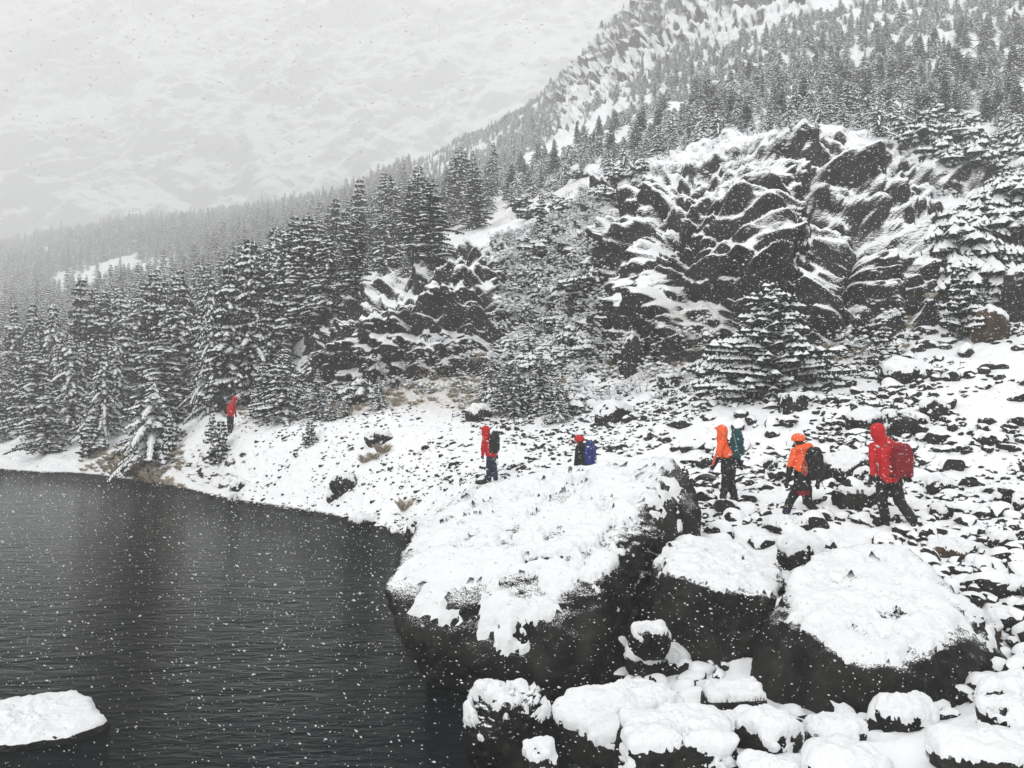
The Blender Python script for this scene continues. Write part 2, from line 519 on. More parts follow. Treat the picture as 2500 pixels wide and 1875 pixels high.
# a light copy for placing things (every third column and second row)
Gl = G[::2, ::3]
il = np.arange(Gl.shape[0] * Gl.shape[1]).reshape(Gl.shape[:2])
Fl = np.stack([il[:-1, :-1], il[:-1, 1:], il[1:, 1:], il[1:, :-1]], -1).reshape(-1, 4)
BVH = BVHTree.FromPolygons([Vector(p) for p in Gl.reshape(-1, 3).tolist()], Fl.tolist())
def height(x, y):
    h = BVH.ray_cast(Vector((x, y, 400)), Vector((0, 0, -1)))
    return h[0].z if h[0] is not None else 0.0
def hit_px(u, v):
    p = P(u, v, 10) - Vector((0, 0, CAMZ))
    h = BVH.ray_cast(Vector((0, 0, CAMZ)), p.normalized())
    return (h[0], h[1]) if h[0] is not None else (None, None)

# ------------------------------------------------------------------ far mountain
def far_mountain():
    nu, ns = 420, 300
    u = np.linspace(-1000, 2300, nu)
    s = np.linspace(0, 1, ns)
    Um, Sm = np.meshgrid(u, s)
    Dm = 720 + 300 * Sm ** 1.2
    base = np.interp(u, [-900, 0, 500, 900, 1400, 2300], [640, 640, 560, 560, 520, 520])
    Vm = base[None, :] + (-60 - base[None, :]) * Sm ** 0.9
    c = (937.5 - Vm) / FPX
    Zm = CAMZ + Dm * (c + PITCH)
    Xm = (Um - 1250) / FPX * Dm
    p = np.stack([Xm, Dm, Zm], -1)
    n = grid_normals(p).reshape(-1, 3)
    p = p.reshape(-1, 3)
    w = np.stack([fbm(p * 0.006 + o, 2, 70 + o) for o in (0, 5, 9)], -1)
    q = p + w * 60
    al, ac = q[:, 0] * .55 + q[:, 2] * .83, q[:, 0] * .83 - q[:, 2] * .55
    g = fbm(np.stack([ac * .012, q[:, 1] * .004, al * .0045], -1), 4, 61, 0.5, ridged=True)
    d = 20 * g + 17 * fbm(q * np.array([.010, .006, .010]), 4, 63, .5) + 6 * fbm(p * 0.03, 4, 66, 0.6)
    p = p + n * d[:, None]
    p[:, 2] = np.minimum(p[:, 2], 640)
    p[:, 1] = np.minimum(p[:, 1], 1200)
    i = np.arange(nu * ns).reshape(ns, nu)
    F = np.stack([i[:-1, :-1], i[:-1, 1:], i[1:, 1:], i[1:, :-1]], -1).reshape(-1, 4)
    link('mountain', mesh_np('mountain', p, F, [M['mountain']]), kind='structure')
far_mountain()

# ------------------------------------------------------------------ lake
def water():
    m, nt, b = new_mat('lake_water')
    L = nt.links
    pos = obj_coords(nt)
    mp = N(nt, 'ShaderNodeMapping')
    mp.inputs['Rotation'].default_value = (0, 0, R(12))
    mp.inputs['Scale'].default_value = (1.0, 2.6, 1)
    L.new(pos, mp.inputs['Vector'])
    a = noise_n(nt, mp.outputs[0], 2.4, 5, 0.62, 0.4)
    c = noise_n(nt, mp.outputs[0], 0.5, 2, 0.5)
    w2 = noise_n(nt, mp.outputs[0], 1.1, 3, 0.55, 0.6)
    gust = maprange(nt, noise_n(nt, pos, 0.12, 3, 0.6), 0.35, 0.65, 0.35, 1.15)
    h = math_n(nt, 'ADD', math_n(nt, 'MULTIPLY', math_n(nt, 'MULTIPLY', a, 0.10), gust), math_n(nt, 'ADD', math_n(nt, 'MULTIPLY', c, 0.05), math_n(nt, 'MULTIPLY', w2, 0.10)))
    bp = N(nt, 'ShaderNodeBump')
    bp.inputs['Strength'].default_value = 1.0
    bp.inputs['Distance'].default_value = 1.0
    L.new(h, bp.inputs['Height'])
    L.new(bp.outputs[0], b.inputs['Normal'])
    b.inputs['Base Color'].default_value = (0.010, 0.013, 0.014, 1)
    b.inputs['Roughness'].default_value = 0.06
    b.inputs['IOR'].default_value = 1.16
    b.inputs['Specular IOR Level'].default_value = 0.15
    V = np.array([(-120, -6, 0), (20, -6, 0), (20, 75, 0), (-120, 75, 0)], float)
    link('lake', mesh_np('lake', V, np.array([[0, 1, 2, 3]]), [m], smooth=False), kind='structure')
water()

# ------------------------------------------------------------------ boulders and stones
_ico = {}
def ico(level):
    if level not in _ico:
        b = bmesh.new()
        bmesh.ops.create_icosphere(b, subdivisions=level, radius=1)
        V = np.array([v.co[:] for v in b.verts])
        V /= np.linalg.norm(V, axis=1, keepdims=True)
        F = np.array([[v.index for v in f.verts] for f in b.faces])
        b.free()
        _ico[level] = (V, F)
    return _ico[level]

def vnormals(V, F):
    a, b, c = V[F[:, 0]], V[F[:, 1]], V[F[:, 2]]
    fn = np.cross(b - a, c - a)
    n = np.zeros_like(V)
    for k in range(3):
        for ax in range(3):
            n[:, ax] += np.bincount(F[:, k], fn[:, ax], len(V))
    return n / (np.linalg.norm(n, axis=1, keepdims=True) + 1e-12)

def lap(A, F, n, lam=0.5):
    e = np.concatenate([F[:, [0, 1]], F[:, [1, 2]], F[:, [2, 0]]])
    deg = np.bincount(e[:, 0], minlength=len(A)).astype(float)
    A = np.array(A, float)
    one = A.ndim == 1
    if one:
        A = A[:, None]
    for _ in range(n):
        avg = np.stack([np.bincount(e[:, 0], A[e[:, 1], k], len(A)) for k in range(A.shape[1])], -1) / deg[:, None]
        A = A + lam * (avg - A)
    return A[:, 0] if one else A

def planes_from_points(pts):
    b = bmesh.new()
    for p in pts:
        b.verts.new(p)
    r = bmesh.ops.convex_hull(b, input=b.verts)
    c = np.mean([v.co[:] for v in b.verts if v.link_faces], axis=0)
    b.normal_update()
    pl = []
    for f in b.faces:
        n = np.array(f.normal[:])
        h = float(np.dot(n, np.array(f.verts[0].co[:]) - c))
        if h < 0:
            n, h = -n, -h
        pl.append((*n, max(h, 1e-3)))
    b.free()
    return c, np.array(pl)

def poly_radius(V, pl, sharp):
    d = V @ pl[:, :3].T / pl[:, 3]
    d = np.maximum(d, 1e-4)
    m = d.max(1)
    return 1 / (m * ((d / m[:, None]) ** sharp).sum(1) ** (1 / sharp))

def rock_shape(pl, level, sharp, amp, freq, seed, size, crag=0.5):
    V, F = ico(level)
    Q = V * poly_radius(V, pl, sharp)[:, None]
    smooth = Q + V * (amp * 0.6 * fbm(Q * freq / size, 2, seed) * size)[:, None]
    d = fbm(Q * freq / size, 6, seed, 0.52) + crag * fbm(Q * 2.3 * freq / size * np.array([1, 1, 1.7]), 4, seed + 5, 0.5, ridged=True)
    rough = Q + V * (amp * d * size)[:, None]
    return rough, smooth, F

def snow_cap(rough, F, thr, width, thick, seed, freq, blur=6, patch=0.25, zmin=None, keepr=0.65):
    """a settled layer of snow over whatever faces upward; its rim dives into the stone"""
    S_ = lap(rough, F, blur)
    n = vnormals(S_, F)
    g = n[:, 2] + patch * fbm(rough * freq, 5, seed, 0.68) * 1.6
    t = np.tanh((g - thr) / width)
    if zmin is not None:
        t = np.minimum(t, np.tanh((rough[:, 2] - zmin) / 0.08))
    off = thick * np.where(t > 0, 0.35 * t ** 0.5 + 0.65 * t, t * 0.8) if True else 0
    C = (1 - keepr) * S_ + keepr * rough + np.stack([n[:, 0] * .35, n[:, 1] * .35, 0.4 + 0.6 * n[:, 2]], -1) * off[:, None]
    C += n * (thick * 0.55 * fbm(rough * freq * 1.7 + 31, 4, seed + 9, .5) * np.clip(t + .3, 0, 1))[:, None]
    keep = t > -0.55
    fk = F[keep[F].all(1)]
    used, inv = np.unique(fk, return_inverse=True)
    return C[used], inv.reshape(fk.shape)

def boulder(name, label, pts, level=6, sharp=14, amp=0.035, freq=2.2, seed=1, thr=0.62, width=0.22, thick=0.07,
            mat='rock', patch=0.3, cat='boulder', snowfreq=2.2, group=None, zmin=None, blur=6, crag=.5, keepr=.65):
    c, pl = planes_from_points(pts)
    size = float(np.cbrt(np.prod(np.ptp(np.array([list(p) for p in pts]), axis=0)))) / 2
    rough, smooth, F = rock_shape(pl, level, sharp, amp, freq, seed, size, crag)
    root = link(name, mesh_np(name, rough, F, [M[mat]]), loc=c, label=label, category=cat, group=group)
    zm = None if zmin is None else zmin - c[2]
    cv, cf = snow_cap(rough, F, thr, width, thick, seed + 3, snowfreq, blur, patch, zm, keepr)
    if len(cf):
        link('snow_cap', mesh_np('snow_cap', cv, cf, [M['snow']]), root)
    return root

def XYZ(x, y, z):
    return Vector((x, y, z))

boulder('boulder', 'largest boulder, its broad slanting top under snow, dark face down to the lake',
    [P(930, 1438, 12.5), P(934, 1500, 12.2), P(1000, 1295, 14.9), P(1080, 1230, 16.0), P(1190, 1170, 16.6), P(1420, 1136, 16.6),
     P(1640, 1106, 16.3), P(1698, 1172, 16.1), P(1722, 1240, 15.6), P(1612, 1168, 15.2), P(1478, 1318, 13.2), P(1478, 1410, 12.3),
     P(1300, 1490, 11.8), P(1090, 1500, 12.0), P(1110, 1600, 11.5), P(1250, 1660, 11.2), P(1430, 1650, 11.3), P(1560, 1560, 12.6),
     XYZ(-1.1, 12.0, .15), XYZ(-1.0, 14.6, 0), XYZ(-.9, 11.9, -.6), XYZ(0.3, 11.3, -.6), XYZ(1.5, 11.4, -.6),
     P(1705, 1380, 14.9), XYZ(1.9, 13.0, -.4), XYZ(2.9, 15.2, -.2), XYZ(-.5, 16, -.5)],
    level=7, sharp=45, amp=0.036, freq=2.6, seed=11, thr=0.72, width=0.15, thick=0.10, patch=0.36, snowfreq=1.7, zmin=0.35, crag=.45, blur=18, keepr=.15)
boulder('boulder', 'dark overhanging boulder with a snow roof, in the gap between the two biggest boulders',
    [P(1590, 1385, 12.9), P(1650, 1308, 13.9), P(1790, 1325, 13.9), P(1905, 1375, 13.2), P(1915, 1430, 12.2), P(1890, 1452, 11.6),
     P(1760, 1450, 11.5), P(1640, 1405, 11.9), P(1600, 1640, 11.9), P(1890, 1640, 11.4), P(1740, 1650, 11.5), XYZ(2.0, 12.0, 0),
     XYZ(4.3, 12, 0), XYZ(4.4, 14, .3), XYZ(2.6, 14.5, .3)],
    level=6, sharp=45, amp=0.04, freq=2.4, seed=21, thr=0.68, width=0.18, thick=0.09, patch=0.36, crag=.8, keepr=.4)
boulder('boulder', 'big flat-topped boulder with a clean white snow tabletop, right foreground',
    [P(2005, 1345, 12.3), P(2215, 1325, 12.4), P(2330, 1440, 11.5), P(2395, 1500, 10.8), P(2425, 1600, 10.1), P(2350, 1565, 9.9),
     P(2185, 1640, 9.25), P(2080, 1625, 9.35), P(1965, 1545, 10.1), P(1925, 1430, 11.3), P(1845, 1570, 10.9), P(1830, 1665, 10.6),
     P(1960, 1712, 10.0), P(2130, 1765, 9.35), P(2330, 1765, 9.35), P(2430, 1690, 9.9), XYZ(3.2, 10.6, .1), XYZ(5.9, 9.9, .1),
     XYZ(7.0, 10.4, .3), XYZ(4.0, 12.6, .6), XYZ(6.2, 12.6, .6)],
    level=6, sharp=45, amp=0.036, freq=2.2, seed=33, thr=0.72, width=0.18, thick=0.10, patch=0.24, crag=.8, blur=10, keepr=.3)
boulder('boulder', 'low slab boulder standing alone in the dark water at the lower left',
    [P(-120, 1722, 11.0), P(60, 1712, 11.1), P(185, 1688, 11.3), P(215, 1735, 10.7), P(248, 1762, 10.3), P(175, 1800, 9.9),
     P(-30, 1828, 9.6), P(-150, 1800, 9.8), XYZ(-8, 9.6, -.5), XYZ(-5.2, 9.8, -.5), XYZ(-5.2, 11.2, -.5), XYZ(-8, 11.2, -.5)],
    level=6, sharp=40, amp=0.075, freq=2.0, seed=45, thr=0.62, width=0.2, thick=0.05, patch=0.25, zmin=.05)

def bbox_rock(bb, label, seed, thr=0.5, mat='rock', level=5, name='rock', thick=None, boxy=False, d=None, depth=.8, patch=.42,
              tall=False, group=None, sharp=30, cat='rock', amp=0.07):
    """stone seen inside the photo rectangle bb = (u0, v0, u1, v1), standing on the slope there"""
    u0, v0, u1, v1 = bb
    uc, r = (u0 + u1) / 2, random.Random(seed)
    if d is None:
        h, n_ = hit_px(uc, v1 - 0.12 * (v1 - v0))
        d = h.y if h is not None else 12
    W = (u1 - u0) / FPX * d
    H = (v1 - v0) / FPX * d
    dep = W * depth if not tall else W * .9
    drop = dep * (0.30 if d < 16 else 0.12)
    c = P(uc, (v0 + v1) / 2, d + dep * .4)
    Hh = max(H - drop * .6, H * .55)
    pts = []
    if boxy:
        for sx in (-1, 1):
            for sy in (-1, 1):
                for sz in (-1, 1):
                    k = 1 if sz > 0 else 1.08
                    pts.append(c + Vector((sx * W / 2 * k * r.uniform(.86, 1), sy * dep / 2 * r.uniform(.85, 1.05),
                                           sz * Hh / 2 * r.uniform(.85, 1.1) + (-Hh * .5 if sz < 0 else 0) + sx * .05 * Hh)))
    else:
        n = 15
        for i in range(n):
            a = 2 * math.pi * (i * .618 + r.uniform(-.06, .06))
            z = -1 + 2 * (i + .5) / n
            q = math.sqrt(max(0, 1 - abs(z) ** 3.2))
            z = z if z > 0 else z * 1.7
            pts.append(c + Vector((math.cos(a) * q * W / 2 * r.uniform(.9, 1.12), math.sin(a) * q * dep / 2 * r.uniform(.85, 1.1),
                                   z * Hh / 2 * r.uniform(.9, 1.08))))
    th = thick if thick is not None else min(.10, .11 * W + .015)
    return boulder(name, label, pts, level, sharp, amp, 2.0, seed, thr - (.19 if thr < .58 else .06), .24, th, mat, patch, cat, 2.4 / max(.3, W) ** .6, group, None, 3)

FG = [
 ((1110, 1640, 1362, 1885), 'tall craggy rock at the water, half bare with patchy snow, front of the largest boulder', 101, dict(level=6, thr=.75, patch=.6, sharp=12, d=8.1)),
 ((1268, 1806, 1364, 1900), 'small round rock in front of the craggy rock at the bottom edge', 102, dict(thr=.35, d=7.3)),
 ((1340, 1650, 1705, 1875), 'wide lumpy rock almost wholly under snow with two bare nicks, bottom centre', 103, dict(level=6, thr=.42, patch=.45, d=8.0)),
 ((1505, 1752, 1795, 1930), 'smooth white snow slab at the bottom edge, dark along its left side', 104, dict(level=6, thr=.5, sharp=13, boxy=True)),
 ((1714, 1682, 1870, 1770), 'square-cut block with a flat snow top and bare grey sides', 105, dict(level=6, thr=.80, boxy=True, sharp=14, patch=.12, depth=.75, amp=.02)),
 ((1517, 1562, 1692, 1668), 'domed rock with an arch of snow over its dark face, below the overhanging boulder', 106, dict(thr=.55, patch=.15)),
 ((1535, 1518, 1645, 1600), 'pointed snowy rock peeping up behind the domed rock', 107, dict(thr=.4, d=10.9)),
 ((1920, 1642, 2105, 1738), 'blocky snow-topped rock leaning against the foot of the flat-topped boulder', 108, dict(thr=.5, boxy=True)),
 ((1878, 1646, 1918, 1688), 'little snowball-like rock left of the blocky leaning rock', 109, dict(thr=.2)),
 ((1790, 1728, 1958, 1860), 'snowy rock with one black hollow near the bottom edge', 110, dict(thr=.38)),
 ((1725, 1742, 1826, 1803), 'low mound of snow with a small dark dimple beside the square block', 111, dict(thr=.25)),
 ((1953, 1752, 2120, 1835), 'snowy rock with two bare patches, right of the rock with the black hollow', 112, dict(thr=.45, patch=.45)),
 ((2135, 1698, 2292, 1800), 'rounded snowy rock under the front of the flat-topped boulder', 113, dict(thr=.33)),
 ((2386, 1652, 2520, 1750), 'snow-covered rock at the right edge, beyond the one with a dark flank', 114, dict(thr=.25)),
 ((2378, 1702, 2520, 1800), 'rock with a dark left flank and a snow hood at the right edge', 115, dict(thr=.5)),
 ((1940, 1822, 2172, 1930), 'broad white mound at the bottom edge, second of the row from the right', 116, dict(thr=.2)),
 ((2270, 1782, 2520, 1920), 'largest white mound in the bottom right corner', 117, dict(thr=.25)),
 ((1800, 1850, 1960, 1930), 'low white mound cut by the bottom edge, left of the broad mound', 118, dict(thr=.2)),
 ((2385, 1482, 2446, 1612), 'upright snowy rock with a brownish foot behind the flat-topped boulder', 119, dict(thr=.35, mat='rock_brown', d=11.0)),
 ((1893, 1296, 2010, 1402), 'white rock behind the overhanging boulder and left of the flat-topped one', 120, dict(thr=.28)),
 ((2260, 1312, 2392, 1374), 'long slab with a brown bare underside, up the slope from the flat-topped boulder', 121, dict(thr=.55, mat='rock_brown')),
 ((2413, 1296, 2476, 1350), 'round snow-capped rock with a black base, right of the brown slab', 122, dict(thr=.45)),
 ((2400, 1405, 2535, 1462), 'flat snow pillow rock at the right edge over a black gap', 123, dict(thr=.3)),
 ((1850, 1256, 1992, 1312), 'black wedge rock with a thin snow top at the feet of the helmeted hiker', 124, dict(thr=.68)),
 ((2003, 1098, 2135, 1192), 'large rock with a black face between the helmeted hiker and the red-jacketed one', 125, dict(thr=.55)),
 ((2082, 1140, 2140, 1200), 'small hooded rock against the left leg of the red-jacketed hiker', 126, dict(thr=.45)),
 ((2043, 1196, 2142, 1258), 'square bare-faced rock beside the red-jacketed hiker\'s boots', 127, dict(thr=.6, boxy=True)),
 ((2060, 1002, 2168, 1060), 'long rock with a black underside above the red hood', 128, dict(thr=.5)),
 ((2162, 1000, 2245, 1080), 'craggy rock with snow-streaked dark face behind the red pack', 129, dict(thr=.62, patch=.5)),
 ((2240, 970, 2322, 1042), 'dark-faced rock uphill to the right of the red-jacketed hiker', 130, dict(thr=.6)),
 ((2135, 872, 2282, 952), 'largest block on the upper scree, white back and a black right end', 131, dict(thr=.5)),
 ((1905, 965, 1968, 1014), 'tilted white block with a black right side below the wide spruce', 132, dict(thr=.5, boxy=True)),
 ((1445, 976, 1542, 1046), 'snow-hooded rock beside the bushes at the foot of the gully', 133, dict(thr=.5)),
 ((1510, 800, 1582, 935), 'upright dark pinnacle with a snow crest at the foot of the wall', 134, dict(thr=.62, tall=True)),
 ((1605, 915, 1657, 957), 'white block with a dark lower edge below the pinnacle', 135, dict(thr=.4, boxy=True)),
 ((2440, 632, 2620, 815), 'great dark boulder leaning in from the right edge under a thick snow hood', 136, dict(thr=.6)),
 ((2358, 745, 2470, 850), 'rusty brown rock with snow on its shoulder below the great leaning boulder', 137, dict(thr=.62, mat='rock_brown')),
 ((884, 1050, 966, 1094), 'dark rock alone in the white bank, middle distance', 138, dict(thr=.62)),
 ((800, 1155, 882, 1216), 'tilted rock with snow-streaked layers near the shore', 139, dict(thr=.6, patch=.5)),
 ((797, 1196, 834, 1228), 'small round rock at the lower left of the tilted layered rock', 140, dict(thr=.5)),
 ((1134, 984, 1204, 1036), 'snow-streaked rock among the brush behind the hiker with the black pack', 141, dict(thr=.58, patch=.5)),
 ((560, 1170, 608, 1202), 'rock with a snow cap on the shore, left bank', 142, dict(thr=.5)),
 ((557, 1200, 584, 1238), 'small white rock standing in the water at the left bank', 143, dict(thr=.35)),
 ((842, 1252, 936, 1302), 'flat dark rock at the waterline close to the largest boulder', 144, dict(thr=.62)),
 ((984, 1262, 1066, 1335), 'rock with a black hollow at the back corner of the largest boulder', 145, dict(thr=.6)),
 ((1755, 1180, 1800, 1215), 'low rock where the orange-hooded hiker steps', 146, dict(thr=.5)),
 ((2470, 1200, 2540, 1260), 'dark-based stone at the right edge of the scree', 147, dict(thr=.5)),
 ((2255, 1165, 2330, 1215), 'rock with a black lower lip right of the red-jacketed hiker', 148, dict(thr=.5)),
 ((2270, 1225, 2330, 1275), 'round stone with a dark cheek on the scree right of the boots', 149, dict(thr=.5)),
 ((1860, 1120, 1900, 1150), 'small dark stone between the two orange-jacketed hikers', 150, dict(thr=.55)),
 ((1650, 1290, 1700, 1320), 'white stone tucked behind the overhanging boulder', 151, dict(thr=.35)),
]
ROCKS_PX = []
for bb, label, seed, kw in FG:
    bbox_rock(bb, label, seed, **kw)
    ROCKS_PX.append(bb)

# stones of the scree
def stone_mesh(seed, level=3, split=False, thr=-0.12):
    r = random.Random(seed)
    pts = [Vector((r.gauss(0, 1), r.gauss(0, 1), r.gauss(0, 1))).normalized() for _ in range(13)]
    pts = [Vector((p.x * r.uniform(.9, 1.1), p.y * .85, p.z * .62)) for p in pts] + [Vector((0, 0, -.6)), Vector((.6, 0, 0)), Vector((-.6, .2, 0)), Vector((0, -.6, .1))]
    c, pl = planes_from_points(pts)
    rough, smooth, F = rock_shape(pl, level, 30, .06, 1.6, seed, 1.0)
    cv, cf = snow_cap(rough, F, thr, .35, .24, seed, 1.1, 2, .45)
    cv = lap(cv, cf, 2, .5) if len(cf) else cv
    if split:
        return mesh_np('rock', rough, F, [M['scree']]), mesh_np('snow_cap', cv, cf, [M['snow_flat']])
    V = np.concatenate([rough, cv])
    return mesh_np('rock', V, np.concatenate([F, cf + len(rough)]), [M['scree'], M['snow_flat']],
                   matidx=[0] * len(F) + [1] * len(cf))

def sample_sheet(n, dens):
    """n points spread over the hillside with density dens(u, s) per square metre"""
    a = G[1:, :-1] - G[:-1, :-1]
    b = G[:-1, 1:] - G[:-1, :-1]
    area = np.linalg.norm(np.cross(a, b), axis=-1)
    w = area * dens(UU[:-1, :-1], SS[:-1, :-1])
    w[G[:-1, :-1, 2] < 0.04] = 0
    p = np.cumsum(w.ravel())
    k = np.searchsorted(p, rng.random(n) * p[-1])
    i, j = k // (NU - 1), k % (NU - 1)
    fa, fb = rng.random((n, 1)), rng.random((n, 1))
    pts = G[i, j] + fa * a[i, j] + fb * b[i, j]
    return pts, UU[i, j], SS[i, j]

def scatter(name, label, pts, rot, scl, coll_objs, idxs):
    """one uncountable mass: instances of a few meshes on points"""
    cname = name + '_kinds'
    c = bpy.data.collections.new(cname)
    for k, me in enumerate(coll_objs):
        c.objects.link(bpy.data.objects.new('%s_%02d' % (cname, k), me))
    me = bpy.data.meshes.new(name)
    me.vertices.add(len(pts))
    me.vertices.foreach_set('co', np.asarray(pts, np.float32).ravel())
    at = me.attributes.new('rot', 'FLOAT_VECTOR', 'POINT')
    at.data.foreach_set('vector', np.asarray(rot, np.float32).ravel())
    at = me.attributes.new('scl', 'FLOAT_VECTOR', 'POINT')
    at.data.foreach_set('vector', np.asarray(scl, np.float32).ravel())
    at = me.attributes.new('pick', 'INT', 'POINT')
    at.data.foreach_set('value', np.asarray(idxs, np.int32))
    o = link(name, me, kind='stuff', label=label)
    ng = bpy.data.node_groups.new(name, 'GeometryNodeTree')
    ng.interface.new_socket('Geometry', in_out='INPUT', socket_type='NodeSocketGeometry')
    ng.interface.new_socket('Geometry', in_out='OUTPUT', socket_type='NodeSocketGeometry')
    gi, go = ng.nodes.new('NodeGroupInput'), ng.nodes.new('NodeGroupOutput')
    ip = ng.nodes.new('GeometryNodeInstanceOnPoints')
    ci = ng.nodes.new('GeometryNodeCollectionInfo')
    ci.inputs['Collection'].default_value = c
    ci.inputs['Separate Children'].default_value = True
    ci.inputs['Reset Children'].default_value = True
    ip.inputs['Pick Instance'].default_value = True
    def attr(n_, t):
        a = ng.nodes.new('GeometryNodeInputNamedAttribute')
        a.data_type = t
        a.inputs['Name'].default_value = n_
        return a.outputs[0]
    ng.links.new(gi.outputs[0], ip.inputs['Points'])
    ng.links.new(ci.outputs[0], ip.inputs['Instance'])
    ng.links.new(attr('pick', 'INT'), ip.inputs['Instance Index'])
    ng.links.new(attr('rot', 'FLOAT_VECTOR'), ip.inputs['Rotation'])
    ng.links.new(attr('scl', 'FLOAT_VECTOR'), ip.inputs['Scale'])
    ng.links.new(ip.outputs[0], go.inputs[0])
    md = o.modifiers.new('scatter', 'NODES')
    md.node_group = ng
    return o

STONES = []
def scree():
    def dens(u, s):
        talus = sstep(1000, 1150, u) * sstep(1.3, 1.8, s) * (1 - sstep(6.0, 6.35, s)) * (1 + .6 * sstep(1500, 1800, u))
        bank = .8 * (1 - sstep(1000, 1150, u)) * sstep(420, 640, u) * sstep(3.9, 4.0, s) * (1 - sstep(5.1, 5.7, s))
        shore = 3.0 * sstep(-400, -200, u) * (1 - sstep(960, 1050, u)) * sstep(3.96, 4.0, s) * (1 - sstep(4.0, 4.1, s))
        return talus + bank + shore
    n = 12500
    pts, u, s = sample_sheet(n, dens)
    size = np.exp(rng.normal(math.log(.135), .45, n))
    size = np.clip(size, .06, .42)
    left = u < 1100
    size[left] *= .5
    size *= np.where((u > 1100) & (u < 1650), .78, 1)
    pick = rng.integers(0, 10, n)
    patchy = fbm(pts * .35, 2, 90)
    keep = (rng.random(n) < 0.62 + 1.5 * patchy) | (size > .3)
    pts, u, s, size, pick = pts[keep], u[keep], s[keep], size[keep], pick[keep]
    n = len(pts)
    rot = np.stack([rng.normal(0, .18, n), rng.normal(0, .18, n), rng.random(n) * 6.28], -1)
    scl = size[:, None] * np.stack([rng.uniform(.9, 1.5, n), rng.uniform(.9, 1.3, n), rng.uniform(.85, 1.35, n)], -1)
    pts[:, 2] -= size * .04
    pu, pv_ = to_px(pts)
    app = size * FPX / pts[:, 1]
    vis = (pu > 0) & (pu < 2500) & (pv_ > 0) & (pv_ < 1875)
    order = np.argsort(-np.where(vis, app, 0))
    top, rest = order[:285], order[285:]
    split = [stone_mesh(500 + k, 3, True) for k in range(10)]
    joined = [stone_mesh(500 + k, 3 if k < 4 else 2, False) for k in range(10)]
    for i in top:
        where = ('on the near scree ahead of the boulders' if pts[i][1] < 16 else 'on the upper scree below the cliffs') if pu[i] > 1700 else \
                ('on the slope behind the largest boulder' if pu[i] > 1100 else 'on the left bank above the lake')
        size_w = 'large' if size[i] > .3 else 'small'
        o = link('scree_stone', split[pick[i]][0], loc=pts[i], label='%s dark stone with a snow cap %s' % (size_w, where),
                 category='stone', group='%s stones %s' % (size_w, where))
        o.rotation_euler = rot[i]
        o.scale = scl[i]
        link('snow_cap', split[pick[i]][1], o)
        STONES.append((o, size_w + ' snow-capped stone', pu[i], pv_[i]))
    scatter('scree', 'small snow-capped stones scattered over the slope', pts[rest], rot[rest], scl[rest], joined, pick[rest])
scree()

# ------------------------------------------------------------------ conifers
class Tri:
    def __init__(self):
        self.v, self.f = [], []
    def add(self, pts, faces):
        k = len(self.v)
        self.v.extend(pts)
        self.f.extend([(a + k, b + k, c + k) for a, b, c in faces])
    def mesh(self, name, mat, smooth=False):
        return mesh_np(name, np.array(self.v), np.array(self.f), [mat], smooth)

